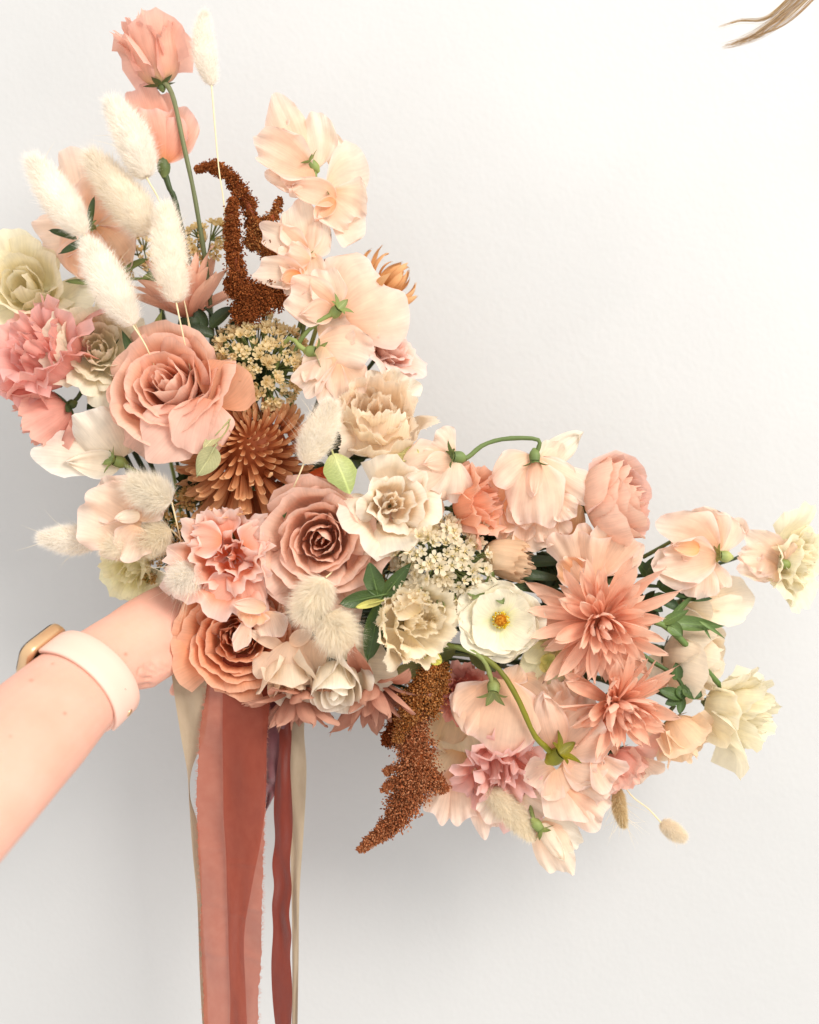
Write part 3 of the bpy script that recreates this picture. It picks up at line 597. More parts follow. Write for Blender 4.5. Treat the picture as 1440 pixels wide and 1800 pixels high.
def add_tube(pts, rad, seg=14, n=22):
    global verts, faces
    P = catmull([W(*p) for p in pts], n); r = np.interp(np.linspace(0, 1, n), np.linspace(0, 1, len(rad)), rad)*S
    T = np.gradient(P, axis=0); T /= np.linalg.norm(T, axis=1)[:, None]
    P = np.vstack([P[0]-T[0]*r[0]*.6, P, P[-1]+T[-1]*r[-1]*.55, P[-1]+T[-1]*r[-1]*.85]); r = np.r_[r[0]*.5, r, r[-1]*.75, r[-1]*.2]; T = np.vstack([T[0], T, T[-1], T[-1]]); m_ = len(P); o = len(verts); vv = []
    for i in range(m_):
        x = unit(np.cross(T[i], (.31, .52, .79))); y = np.cross(T[i], x); a = np.linspace(0, 2*np.pi, seg, endpoint=False); vv.append(P[i] + r[i]*(np.cos(a)[:, None]*x + np.sin(a)[:, None]*y))
    verts = np.vstack([verts] + vv); faces += [tuple(k_+o for k_ in q) for q in gfaces(seg, m_, True)]
    faces += [(o, o+j, o+j+1, o+j+1) for j in ()]
    for base, rev in ((o, True), (o + (m_-1)*seg, False)):
        for j in range(1, seg-2, 2):
            q = (base, base+j, base+j+1, base+j+2); faces.append(tuple(reversed(q)) if rev else q)
# heel of the hand, then four fingers closing round the stems from behind and the thumb in front of them
add_tube([(216, 1178, 66), (250, 1166, 44), (280, 1150, 14), (330, 1132, -24)], [36, 46, 44, 36])
add_tube([(355, 1046, -80), (415, 1022, -96), (452, 1030, -62), (446, 1046, -30), (420, 1050, -18)], [22, 19, 17, 16, 13])
add_tube([(362, 1072, -84), (425, 1060, -100), (462, 1068, -62), (454, 1082, -28), (424, 1086, -16)], [22, 19, 17, 16, 13])
add_tube([(356, 1100, -80), (416, 1098, -98), (452, 1106, -64), (444, 1118, -30), (416, 1122, -18)], [21, 18, 16, 15, 12])
add_tube([(346, 1128, -72), (398, 1134, -92), (430, 1140, -64), (424, 1150, -34), (400, 1154, -24)], [18, 16, 14, 13, 10])
add_tube([(280, 1152, 6), (318, 1150, 14), (352, 1130, 10), (384, 1110, 2)], [30, 25, 20, 15])
add_tube([(330, 1150, -60), (322, 1186, -66), (306, 1216, -60)], [16, 13, 10])
tm = bpy.data.meshes.new('tmp'); tm.from_pydata([tuple(q) for q in verts], [], faces); to = bpy.data.objects.new('tmp', tm); COL.objects.link(to)
# cap the open elbow end far outside the frame
import bmesh
bm = bmesh.new(); bm.from_mesh(tm); bmesh.ops.holes_fill(bm, edges=[e for e in bm.edges if e.is_boundary], sides=0); bm.to_mesh(tm); bm.free()
rm = to.modifiers.new('r', 'REMESH'); rm.mode = 'VOXEL'; rm.voxel_size = .0013
sm = to.modifiers.new('s', 'SMOOTH'); sm.iterations = 9; sm.factor = .5
dg = bpy.context.evaluated_depsgraph_get(); em = to.evaluated_get(dg).to_mesh()
n = len(em.vertices); av = np.empty(n*3, np.float32); em.vertices.foreach_get('co', av); av = av.reshape(-1, 3).astype(float)
nr = np.empty(n*3, np.float32); em.vertices.foreach_get('normal', nr); nr = nr.reshape(-1, 3)
af = [tuple(p.vertices) for p in em.polygons]
to.to_mesh_clear() if False else None
bpy.data.objects.remove(to)
def screen(P):
    d = -P[:, 1]; f = D/(D - d); return np.stack([720 + P[:, 0]*f/S, 900 - P[:, 2]*f/S], 1)
sp = screen(av); vis = nr[:, 1] < .1
def segd(p, a, b):
    a = np.array(a, float); b = np.array(b, float); t = np.clip(((p-a) @ (b-a))/((b-a) @ (b-a)), 0, 1); return np.linalg.norm(p - a - t[:, None]*(b-a), axis=1)
skin = np.tile(lin('#dbab98'), (n, 1)); disp = np.zeros(n)
for pl, dep, wd in (([(246, 1176), (243, 1186), (250, 1193), (264, 1192)], .0012, 2.6), ([(253, 1172), (262, 1182), (276, 1184)], .0010, 2.4), ([(266, 1168), (276, 1178), (288, 1180)], .0009, 2.4), ([(228, 1216), (246, 1206), (262, 1203)], .0011, 3), ([(284, 1164), (290, 1172), (299, 1174)], .0005, 2.2)):
    dd = np.min([segd(sp, pl[i], pl[i+1]) for i in range(len(pl)-1)], 0); disp -= dep*np.exp(-(dd/wd)**2)*vis
    skin += ((lin('#d79a80') - skin)*(.22*np.exp(-(dd/(wd*1.4))**2)*vis)[:, None])
for mx_, my_, r_ in ((55, 1196, 2.6), (114, 1254, 2.6), (221, 1150, 2.8), (18, 1294, 1.8), (93, 1167, 2.0)):
    dd = np.linalg.norm(sp - (mx_, my_), axis=1); skin += (lin('#9c6a52') - skin)*(.75*np.exp(-(dd/r_)**2)*vis)[:, None]
red = np.exp(-(np.linalg.norm((sp - (235, 1110))/(60, 30), axis=1))**2); skin += (lin('#e2a68c') - skin)*(.4*red)[:, None]
av = av + nr*disp[:, None]
ob = link('arm', mesh('arm', av, [f if len(f) == 4 else f + (f[-1],) for f in af], col=skin, m=skin_mat()), root)

# ------------------------------------------------------------------ wrist watch
wr = thing('wrist_watch', 'smart watch with gold case and pale pink band around the wrist', 'watch', AP[26])
M_BAND = simple('silicone_band', '#e6bfae', .55, .35); M_GOLD = simple('gold_aluminium', '#d8b48a', .32, .5, .75); M_GLASS = simple('watch_glass', '#1a1614', .08, .6); M_DARK = simple('pin_hole', '#6e564a', .6, .3)
ib = int(np.argmin(np.linalg.norm(AP - W(146, 1199, 128), axis=1)))
c, bx, by, ra, rb = arm_ring(ib); at_ = AT[ib]; 
def band(a0, a1, g0, g1, half, thick, n=64, name='band', taper=None):
    v = []; m_ = 9
    for i in range(n):
        a = a0 + (a1-a0)*i/(n-1); g = g0 + (g1-g0)*i/(n-1); hw_ = half if taper is None else half*np.interp(i/(n-1), taper[0], taper[1])
        e = np.array([math.cos(a)*(ra+g), math.sin(a)*(rb+g)]); nn = unit(np.array([math.cos(a)/(ra), math.sin(a)/(rb)])); pn = nn[0]*bx + nn[1]*by; ctr = c + e[0]*bx + e[1]*by
        for (s, h) in ((-1, 0), (-1, .7), (-.93, 1), (-.4, 1.06), (.4, 1.06), (.93, 1), (1, .7), (1, 0), (0, -.05)):
            # follow the taper of the arm along its length
            v.append(ctr + at_*s*hw_ + pn*(h*thick))
    f = gridfaces(m_, n, True)
    o = part(name, wr, v, f, m=M_BAND); return o
tx = 1 if (bx @ np.array([-.6, 0, .8])) > 0 else -1     # side of the ring that is up and to the left
A0 = 0 if tx > 0 else math.pi
fy = by @ np.array([0, -1, 0]); sgn = 1 if fy > 0 else -1  # going round past the viewer
dirn = sgn if tx > 0 else -sgn
band(A0 + dirn*.30, A0 + dirn*3.35, .0012, .0022, .0118, .0024, taper=([0, .12, .8, .97, 1], [.86, 1, 1, .9, .6]))
band(A0 + dirn*2.75, A0 + dirn*5.98, .0004, .0006, .0112, .0020)
# case: rounded slab lying on the back of the wrist
ca = A0 - dirn*.16; nn = unit(np.array([math.cos(ca)/ra, math.sin(ca)/rb])); pn = nn[0]*bx + nn[1]*by; tn = np.cross(pn, at_); cc = c + (math.cos(ca)*ra)*bx + (math.sin(ca)*rb)*by + pn*.0012
def slab(name, hx, hy, r, z0, z1, m, rnd=.0016):
    ol = []; 
    for qx, qy, a in ((1, 1, 0), (-1, 1, 90), (-1, -1, 180), (1, -1, 270)):
        for j in range(7):
            t = math.radians(a + j*15); ol.append((qx*(hx-r) + r*math.cos(t), qy*(hy-r) + r*math.sin(t)))
    ol = np.array(ol); v = []; N_ = len(ol); prof = [(0, .72), (0, .97), (.25, 1), (.7, 1), (.92, .97), (1, .90), (1.0, .0)]
    for z, s in prof: v += [cc + at_*x*s + tn*y*s + pn*(z0 + (z1-z0)*z) for x, y in ol]
    f = gridfaces(N_, len(prof), True); return part(name, wr, v, f, m=m)
slab('case', .0172, .0150, .0075, -.001, .0070, M_GOLD)
slab('screen', .0155, .0133, .0064, .0068, .0080, M_GLASS)
def stud(name, ang, s, r, h, m, g=.004):
    e = c + math.cos(ang)*(ra+g)*bx + math.sin(ang)*(rb+g)*by + at_*s; q = unit(np.array([math.cos(ang)/ra, math.sin(ang)/rb])); pn_ = q[0]*bx + q[1]*by; x_ = at_; y_ = np.cross(pn_, x_); v = []
    for rr, hh in ((1, 0), (1, .6), (.8, 1), (.0, 1.05)):
        a = np.linspace(0, 2*np.pi, 12, endpoint=False); v.append(e + rr*r*(np.cos(a)[:, None]*x_ + np.sin(a)[:, None]*y_) + pn_*h*hh)
    part(name, wr, np.concatenate(v), gridfaces(12, 4, True), m=m)
stud('pin_hole', A0 + dirn*2.55, .001, .0011, .0004, M_DARK)
stud('pin_hole', A0 + dirn*2.32, .001, .0011, .0004, M_DARK)
stud('pin', A0 + dirn*2.95, .001, .0026, .0012, M_GOLD)

# ------------------------------------------------------------------ lock of hair hanging in at the top right
def hair_lock(label, strands, seed, col):
    rng = np.random.default_rng(seed); root = thing('hair_lock', label, 'hair', W(*strands[0][0][0])); V_ = []; F_ = []; C_ = []
    for pts, w0, cnt in strands:
        for _ in range(cnt):
            off = rng.normal(0, 1, 3)*w0; j = rng.normal(0, w0*.25, 3)
            tw = np.linspace(1, .12, len(pts)); cut = rng.uniform(.75, 1.0)
            P = catmull([W(*(np.array(p) + off*t_*np.array([.55, .8, .6]) + j*(1-t_))) for p, t_ in zip(pts, tw)], 26)
            P = P[:max(6, int(26*cut))]; n_ = len(P); r = np.linspace(.00009, .00003, n_)*1.6; T = np.gradient(P, axis=0); T /= np.linalg.norm(T, axis=1)[:, None]; o = len(V_)*1; base = sum(len(q) for q in V_)
            vv = []
            for i in range(n_):
                x = unit(np.cross(T[i], (.2, -.9, .3))); y = np.cross(T[i], x)
                vv += [P[i] + r[i]*x, P[i] - r[i]*.5*x + r[i]*.87*y, P[i] - r[i]*.5*x - r[i]*.87*y]
            V_.append(np.array(vv)); F_ += [tuple(q + base for q in f) for f in gfaces(3, n_, True)]
            C_.append(np.tile(lin(col[rng.integers(0, len(col))]), (len(vv), 1)))
    p = part('strands', root, np.concatenate(V_), F_, uv=np.zeros((sum(map(len, V_)), 2)), col=np.concatenate(C_), m=M_SEED); p['kind'] = 'stuff'
HC = ('#c9a57c', '#b58d62', '#d8b98e', '#a88560', '#e0c8a0')
hair_lock('loose blond strands of hair hanging in at the top right corner', [
    ([(1470, -70, 60), (1400, 5, 56), (1350, 48, 52), (1310, 70, 50), (1262, 84, 50)], 11, 95),
    ([(1440, -60, 60), (1390, -5, 56), (1345, 32, 54), (1300, 36, 52), (1258, 50, 50)], 5, 40),
    ([(1480, -60, 64), (1420, 8, 60), (1375, 45, 58), (1330, 62, 55), (1290, 72, 52)], 3, 16)], 5, HC)
hair_lock('unseen hair lock past the right edge, added to shade the wall', [
    ([(1580, -260, -350), (1560, -60, -350), (1550, 100, -350), (1540, 260, -350), (1528, 380, -350)], 36, 420)], 8, HC)  # lock added out of frame so its soft shadow darkens the wall edge

# ------------------------------------------------------------------ ribbons
M_BEIGE = cloth('beige_silk', '#b9a488', '#c4b096', 0, .25, 1200, .45); M_CORAL = cloth('coral_chiffon', '#b8644c', '#c67c64', .20, .3, 1500, .7)
M_RUST = cloth('rust_chiffon', '#a44a34', '#b25c44', .42, .3, 1500, .7); M_RED = cloth('dark_red_velvet', '#7a2a1a', '#86331f', 0, .5, 1800, .8); M_MAUVE = cloth('mauve_velvet', '#75434a', '#8a5a5c', 0, .6, 900, .75)
ribbon('long beige silk ribbon twisting down at the far left', [(1075, 306, 376, -20, 4), (1140, 299, 372, 2, 10), (1215, 305, 368, 8, 10), (1290, 318, 360, 8, -6), (1350, 328, 338, 4, -10), (1400, 332, 335, 0, -2), (1450, 335, 348, 2, -6), (1520, 341, 354, 4, -6), (1600, 347, 356, 3, -6), (1720, 352, 362, 2, -6), (1840, 358, 366, 2, -4)], M_BEIGE, 1, 3)
ribbon('sheer coral ribbon with frayed edges, broadest and outermost of the trailing ribbons', [(1150, 362, 478, 16, 20), (1230, 360, 476, 18, 22), (1300, 350, 468, 20, 22), (1400, 346, 466, 18, 20), (1500, 350, 463, 20, 16), (1600, 352, 462, 18, 18), (1700, 355, 458, 16, 18), (1840, 360, 452, 18, 14)], M_CORAL, 2, 7, fray=.8, crease=((.56, .0), (.7, .02), (.83, .03), (.78, -.25)))
ribbon('darker rust strip of sheer ribbon lying over the coral one', [(1150, 392, 476, 30, 30), (1230, 392, 474, 30, 30), (1300, 391, 469, 30, 30), (1400, 392, 467, 31, 28), (1480, 396, 458, 30, 26), (1560, 399, 443, 30, 26), (1640, 402, 430, 28, 26), (1740, 404, 432, 26, 24), (1840, 404, 436, 26, 24)], M_RUST, 3, 4, crease=((.56, .0), (.7, .02)))
ribbon('short mauve velvet ribbon end behind the rust ribbon', [(1180, 455, 518, -14, -10), (1260, 462, 510, -12, -6), (1340, 464, 500, -10, -6), (1390, 466, 486, -10, -8), (1425, 466, 469, -10, -10)], M_MAUVE, 4, 7)
ribbon('narrow dark red velvet ribbon with wavy edges', [(1200, 492, 518, -2, 0), (1300, 490, 511, 0, 2), (1400, 483, 513, 0, 4), (1500, 481, 512, 2, 4), (1600, 480, 511, 2, 4), (1700, 478, 512, 0, 4), (1840, 486, 512, 0, 4)], M_RED, 5, 4, wav=1.8)
ribbon('plain beige silk ribbon hanging at the right of the others', [(1190, 496, 540, -24, -16), (1280, 500, 535, -24, -12), (1360, 505, 539, -22, -10), (1460, 510, 534, -20, -12), (1560, 512, 527, -18, -14), (1680, 514, 525, -18, -14), (1840, 513, 523, -18, -14)], M_BEIGE, 6, 2)

# ------------------------------------------------------------------ garden roses
ROSE = ('#d8906c', '#e8ad94', '#f1c5b2'); ROSEB = ('#dfb29c', '#efcabd', '#f4d8ce'); RG = 'garden roses'
cupped('garden_rose', 'large dusty pink garden rose at the left, beside the bronze chrysanthemum', 'rose', RG, (296, 676, 52), (-.12, .28, 1), 92, ROSE, n=28, H=1.0, drop=.30, flare=.12, lip=.13, ruf=.022, seed=11, back=ROSEB, edge='#f0c7b6', roll=.4, nu=17, nv=13)
cupped('garden_rose', 'large dusty pink garden rose in the centre, above the bunny tails', 'rose', RG, (565, 950, 56), (.03, -.05, 1), 97, ('#f0ac8a', '#f3c2ac', '#f7d5c6'), n=29, H=.95, drop=.34, flare=.2, lip=.13, ruf=.025, seed=23, back=ROSEB, edge='#f3cdbd', nu=17, nv=13)
cupped('garden_rose', 'terracotta peach garden rose above the coral ribbon', 'rose', RG, (420, 1118, 34), (.12, .06, 1), 86, ('#c9744c', '#dd9470', '#e6a685'), n=40, H=.85, drop=.45, flare=.3, lip=.12, ruf=.032, rf=2.6, seed=37, hw=(75, 42), back=('#d99470', '#e5ab8b', '#ecbb9d'), edge='#edbfa3', tipu=.26)
cupped('garden_rose', 'pink garden rose seen from the side at the upper right of the bouquet', 'rose', RG, (1088, 878, -2), (.80, .22, .5), 73, ('#dea08c', '#eab9ab', '#f0c9bd'), n=36, H=1.35, drop=.18, flare=.02, lip=.06, ruf=.025, rf=4, seed=41, back=('#e8bda2', '#f0cab8', '#f4d5c8'), edge='#f3d2c8', belly=1.08)
cupped('garden_rose', 'pale pink rose half hidden behind the sweet peas at the top right edge', 'rose', RG, (690, 608, -46), (.55, .45, .5), 46, ('#dda398', '#ebbfb6', '#f3d3cb'), n=20, H=1.0, drop=.5, flare=.6, lip=.2, ruf=.06, seed=43, edge='#f6ddd6')
r1 = bpy.data.objects['garden_rose']; r2 = bpy.data.objects['garden_rose.001']
PK = ('#d69c86', '#edc0b4', '#f3cfc6')
for a in (((335, 725, 62), (258, 806, 72), 56, dict(kind='peak', bend=-.7, cup=-.35, n=(0, -.4, 1))), ((362, 700, 76), (345, 800, 66), 58, dict(kind='round', bend=-.9, cup=-.3, n=(.3, -.3, 1))), ((375, 710, 44), (426, 640, 44), 62, dict(kind='peak', bend=.5, cup=.5, cols=('#d49a7c', '#dea98f', '#e4b39c'))), ((260, 740, 30), (228, 790, 14), 60, dict(kind='round', bend=-.3, cup=-.4, n=(-.3, -.5, 1)))):
    o = dict(a[3]); petal_between(r1, a[0], a[1], a[2], o.pop('cols', PK), ruf=.07, rf=2.5, nu=17, nv=13, seed=int(a[0][0]), **o)
for a in (((610, 990, 40), (672, 985, 34), 62, dict(bend=-.4)), ((590, 1010, 46), (610, 1075, 30), 60, dict(bend=-.5)), ((520, 1000, 40), (520, 1062, 20), 55, dict(bend=-.4)), ((520, 960, 40), (468, 960, 22), 62, dict(bend=-.4))):
    petal_between(r2, a[0], a[1], a[2], ('#dd9c84', '#eab9a8', '#f2cdbf'), kind='round', cup=-.3, ruf=.09, rf=2.4, nu=17, nv=11, seed=int(a[1][0]), **a[3])

# ivory roses
IV = ('#e9e0bf', '#f3e9d6', '#f8f0e2'); IG = 'ivory spray roses'
r3 = cupped('spray_rose', 'ivory rosebud facing down at the lower centre, with a spread pale outer petal', 'rose', IG, (592, 1204, 66), (.05, -.62, .8), 47, ('#f3e2c6', '#f7ecdb', '#faf3e7'), n=11, H=1.7, drop=.10, flare=-.05, lip=.13, ruf=.015, seed=51, tight=.14, hw=(100, 80), edge='#fbf5ea')
for a in (((600, 1175, 40), (696, 1185, 40), 62, dict(kind='peak', bend=-.3, cup=-.25)), ((600, 1150, 30), (655, 1120, 26), 45, dict(kind='round', bend=-.5, cup=-.5)), ((560, 1160, 30), (572, 1130, 32), 40, dict(kind='round', bend=.3, cup=.3))):
    petal_between(r3, a[0], a[1], a[2], ('#ece6c4', '#f5ecd8', '#f9f2e4'), ruf=.04, nu=15, nv=11, seed=int(a[1][0]), **a[3])
r4 = cupped('spray_rose', 'peach tinted ivory rosebud facing down beside the terracotta rose', 'rose', IG, (512, 1196, 52), (.18, -.85, .6), 47, ('#f3d5ba', '#f7e6d4', '#faf0e3'), n=10, H=1.6, drop=.1, flare=.1, lip=.16, ruf=.02, seed=53, tight=.15, hw=(95, 65))
for a in (((510, 1128, 58), (500, 1205, 62), 58, dict(kind='fan', bend=-.5, cup=-.5)), ((545, 1125, 56), (552, 1190, 46), 30, dict(kind='round', bend=-.3, cup=.4)), ((500, 1140, 50), (430, 1106, 62), 13, dict(kind='point', bend=.4, cup=.5)), ((510, 1132, 60), (548, 1108, 60), 16, dict(kind='oval', bend=.5, cup=.6)), ((480, 1150, 52), (452, 1192, 48), 26, dict(kind='peak', bend=-.4, cup=-.3))):
    petal_between(r4, a[0], a[1], a[2], ('#f3cfb4', '#f4d6c1', '#f7e2d2'), ruf=.06, nu=15, nv=11, seed=int(a[1][0]), **a[3])
r5 = cupped('spray_rose', 'large ivory rose seen from the side at the right, behind the green stems', 'rose', IG, (1222, 1158, -42), (.75, -.15, .45), 64, ('#f3dcc0', '#f9ead8', '#fcf4ea'), n=18, H=1.5, drop=.1, flare=.05, lip=.1, ruf=.02, seed=55, tight=.15, hw=(90, 60))
r6 = cupped('spray_rose', 'creamy white rose with broad folded petals above the large ivory rose', 'rose', IG, (1235, 1058, -58), (.6, .05, .4), 46, ('#ece0c4', '#f5ead8', '#faf3ea'), n=9, H=1.3, drop=.1, flare=.2, lip=.15, ruf=.03, seed=57, tight=.2, hw=(90, 65))
for a in (((1200, 1062, -50), (1322, 1050, -56), 44, dict(kind='fan', bend=.3, cup=.5)), ((1215, 1075, -44), (1310, 1072, -46), 30, dict(kind='fan', bend=-.3, cup=.5))):
    petal_between(r6, a[0], a[1], a[2], ('#e9dfc0', '#f4e8d6', '#f9f0e6'), ruf=.05, nu=15, nv=11, seed=int(a[0][1]), **a[3])
cupped('spray_rose', 'small peach rosebud with a brownish calyx below the green leaf cluster at right', 'rose', IG, (1202, 1300, -20), (.45, -.75, .35), 46, ('#e9c692', '#f4d8ba', '#f6e0ca'), n=11, H=1.6, drop=.15, flare=.35, lip=.2, ruf=.05, seed=59, tight=.15, hw=(95, 60), green=('#8c7a3c', '#9a8a4c', '#76662f'))

# ------------------------------------------------------------------ lisianthus with ruffled edges
LG = 'ruffled lisianthus'; LP = ('#f0d0a8', '#eaa795', '#e9a193')
cupped('lisianthus', 'tall salmon lisianthus at the very top left on a long bare stem', 'lisianthus', LG, (264, 84, -4), (-.28, 1, .12), 45, ('#f2e0aa', '#efbfae', '#f3c8bb'), n=14, H=2.6, drop=.22, flare=.12, lip=.26, ruf=.10, rf=4.4, jag=.06, seed=61, tight=.2, hw=(90, 66), stem=False, pw=.7, edge='#f3c4b6')
tube(bpy.data.objects['lisianthus'], [(282, 138, -8), (303, 166, -8), (322, 250, -10), (347, 372, -20), (372, 560, -50), (385, 900, -70), (375, 1090, -65)], [4.8, 4.4, 4.2, 4.2, 4, 4, 4], ('#7a8a68', '#5f7350', '#40583a'), n=26)
l2 = thing('lisianthus', 'salmon lisianthus half open behind the second bunny tail, below the tallest bloom', 'lisianthus', W(286, 285, -30), LG)
for a in (((286, 285, -30), (242, 150, -26), 44, dict(kind='round', cup=.5, bend=.25)), ((288, 285, -28), (335, 195, -20), 40, dict(kind='round', cup=.7, bend=.3)), ((286, 285, -20), (262, 190, -8), 48, dict(kind='round', cup=-.7, bend=-.3)), ((290, 285, -22), (310, 205, -10), 34, dict(kind='round', cup=-.9, bend=-.25)), ((286, 284, -40), (270, 165, -50), 50, dict(kind='round', cup=.4, bend=.2))):
    petal_between(l2, a[0], a[1], a[2], ('#e09a6e', '#eeb09c', '#f4c9bd'), ruf=.09, rf=3, nu=19, nv=13, seed=int(a[1][0]), rim='#f4c9bd', **a[3])
bulb(l2, W(288, 292, -28), V((-.05, 1, 0)), 12*S, 36*S, GREEN); sepals(l2, W(288, 288, -28), V((-.05, 1, 0)), 38, 6, 5, GREEN, spread=.35, seed=4)
tube(l2, [(288, 298, -30), (298, 330, -32), (312, 370, -40), (345, 560, -60), (372, 1090, -70)], [6, 5, 5, 5], DGREEN, n=20)
PKL = ('#f2d0b8', '#efaeaa', '#f1b8b3')
cupped('lisianthus', 'deep pink ruffled lisianthus at the left edge of the frame', 'lisianthus', LG, (72, 618, 4), (-.42, .42, .8), 78, PKL, n=14, H=1.3, drop=.15, flare=.1, lip=.24, ruf=.11, rf=4.2, jag=.05, seed=63, tight=.12, hw=(85, 64), dis=.14, back=('#efc9bd', '#edb3ae', '#efb9b4'), edge='#f3c5c0', axial=.12, nu=21, stem_mid=(260, 880, -40))
cupped('lisianthus', 'rosy lisianthus seen from behind under the deep pink one', 'lisianthus', LG, (78, 738, -22), (-.7, -.45, .15), 58, ('#e0a297', '#e5aca3', '#ecbcb4'), n=8, H=1.5, drop=.1, flare=.4, lip=.2, ruf=.07, rf=4, jag=.05, seed=65, tight=.3, hw=(80, 60), nu=21, stem_mid=(250, 900, -50))
CO = ('#ee8860', '#f29e7c', '#f8c2aa')
cupped('lisianthus', 'coral pink lisianthus with frilled petals left of the central rose', 'lisianthus', LG, (402, 978, 52), (-.02, .05, 1), 70, CO, n=10, H=.9, drop=.3, flare=.2, lip=.30, ruf=.14, rf=3.2, jag=.03, seed=67, tight=.16, hw=(85, 66), dis=.2, edge='#fdeae2', rimw=5, axial=.2, nu=23, nv=13, pw=.7)
l5 = bpy.data.objects['lisianthus.004']
for a in (((415, 1020, 40), (360, 1062, 50), 34, {}), ((430, 1000, 44), (455, 1070, 44), 30, {}), ((390, 950, 60), (335, 945, 58), 34, {}), ((400, 940, 50), (385, 895, 46), 34, {}), ((430, 960, 60), (462, 930, 52), 32, {})):
    petal_between(l5, a[0], a[1], a[2], ('#ee9d7c', '#f2b09f', '#f8d3c6'), kind='round', cup=.3, bend=-.7, ruf=.18, rf=3.5, jag=.06, nu=21, nv=13, seed=int(a[1][1]), rim='#fbe3da')
cupped('lisianthus', 'apricot lisianthus facing right between the sweet peas at the top of the right arm', 'lisianthus', LG, (842, 884, 24), (.8, .18, .42), 54, ('#e08f66', '#ecae8e', '#f1bea5'), n=14, H=1.5, drop=.15, flare=.2, lip=.25, ruf=.08, rf=4, jag=.05, seed=69, tight=.2, hw=(90, 60), edge='#f4c8b4', nu=19)
cupped('lisianthus', 'pink lisianthus under the big blush sweet pea at the bottom', 'lisianthus', LG, (882, 1352, -4), (.08, -.45, .85), 66, ('#eba69e', '#f0b2ab', '#f4c4be'), n=11, H=.9, drop=.2, flare=.3, lip=.34, ruf=.18, rf=3.6, jag=.04, seed=71, tight=.15, hw=(80, 64), dis=.18, edge='#f7d0cb', axial=.2, nu=23, stem_mid=(640, 1180, -70))
cupped('lisianthus', 'small pink lisianthus hanging below the lower coral chrysanthemum', 'lisianthus', LG, (1098, 1352, -40), (.5, -.75, .3), 46, ('#e8a398', '#eeb0a6', '#f5cfc8'), n=11, H=1.4, drop=.15, flare=.4, lip=.3, ruf=.1, rf=4, jag=.06, seed=73, tight=.25, hw=(80, 55), nu=19, stem_mid=(760, 1160, -70))
cupped('lisianthus', 'small rose pink lisianthus tucked beside the golden amaranth', 'lisianthus', LG, (814, 1218, -12), (-.1, .1, .95), 42, ('#dd8c86', '#e79f99', '#efb5ae'), n=14, H=1.1, drop=.2, flare=.2, lip=.22, ruf=.11, rf=4, jag=.06, seed=75, tight=.15, hw=(75, 50), nu=19, dis=.14)

# ------------------------------------------------------------------ cream and fringed blooms
CG = 'cream ruffled blooms'
CR = ('#eadfae', '#f4e6cb', '#f8eedb')
cupped('ranunculus', 'cream blush rose-like bloom right of the lime leaf', 'ranunculus', CG, (690, 886, 66), (.15, .1, 1), 61, ('#f6d9ba', '#f9e6d0', '#fbf1e3'), n=14, H=.9, drop=.25, flare=.2, lip=.26, ruf=.10, rf=2.5, seed=82, tight=.07, hw=(85, 66), dis=.13, axial=.12, edge='#fbf3e6')
f1 = cupped('fringed_tulip', 'pale peach fringed tulip above the lime green leaf', 'tulip', 'fringed tulips', (662, 735, 20), (.12, .42, .85), 72, ('#f5eac4', '#f8e4d2', '#f9e8d8'), n=11, H=1.2, drop=.02, flare=-.08, lip=.12, ruf=.08, rf=4.0, jag=.012, fringe=.05, seed=83, tight=.1, hw=(95, 85), dis=.13, edge='#f8ead6', axial=.1, nu=35, back=('#f3ebc0', '#f7e7d6', '#f8eedc'), pw=.7)
for a in (((650, 800, 44), (620, 720, 54), 40, {}), ((672, 812, 46), (690, 722, 56), 44, {})):
    petal_between(f1, a[0], a[1], a[2], ('#f1ddb8', '#f3dcc6', '#f4e3cc'), kind='round', cup=-.6, bend=.35, ruf=.03, jag=.08, nu=27, nv=13, seed=int(a[1][0]), rim='#faf0dc')
f2 = cupped('fringed_tulip', 'cream fringed tulip in the lower centre beside the white anemone-like bloom', 'tulip', 'fringed tulips', (733, 1096, 64), (.35, .1, .9), 68, ('#f4e8bc', '#f9ecd2', '#faf0da'), n=10, H=1.1, drop=.12, flare=.06, lip=.18, ruf=.09, rf=3.8, jag=.012, fringe=.05, seed=85, tight=.1, hw=(95, 80), dis=.13, edge='#faefd8', axial=.14, nu=35, back=('#f4e9c2', '#f8eed8', '#faf1df'), pw=.75)
for a in (((700, 1090, 50), (660, 1080, 62), 44, {}), ((720, 1115, 56), (700, 1150, 66), 48, {}), ((735, 1080, 66), (705, 1044, 70), 36, {})):
    petal_between(f2, a[0], a[1], a[2], ('#f0deb4', '#f4e2c4', '#f6e8d0'), kind='round', cup=.5, bend=.4, ruf=.05, jag=.12, nu=29, nv=11, seed=int(a[1][0]), rim='#fbf3e0')
cupped('fringed_tulip', 'small withered peach tulip lying sideways behind the yarrow', 'tulip', 'fringed tulips', (893, 985, 12), (.92, -.18, .25), 42, ('#dcca8c', '#e6cdb0', '#dcb99c'), n=10, H=2.0, drop=.1, flare=-.1, lip=.05, ruf=.07, rf=5, jag=.1, seed=87, tight=.2, hw=(80, 62), nu=23, edge='#d9b79a', back=('#dfd39a', '#ebd7bd', '#e6c9ad'))

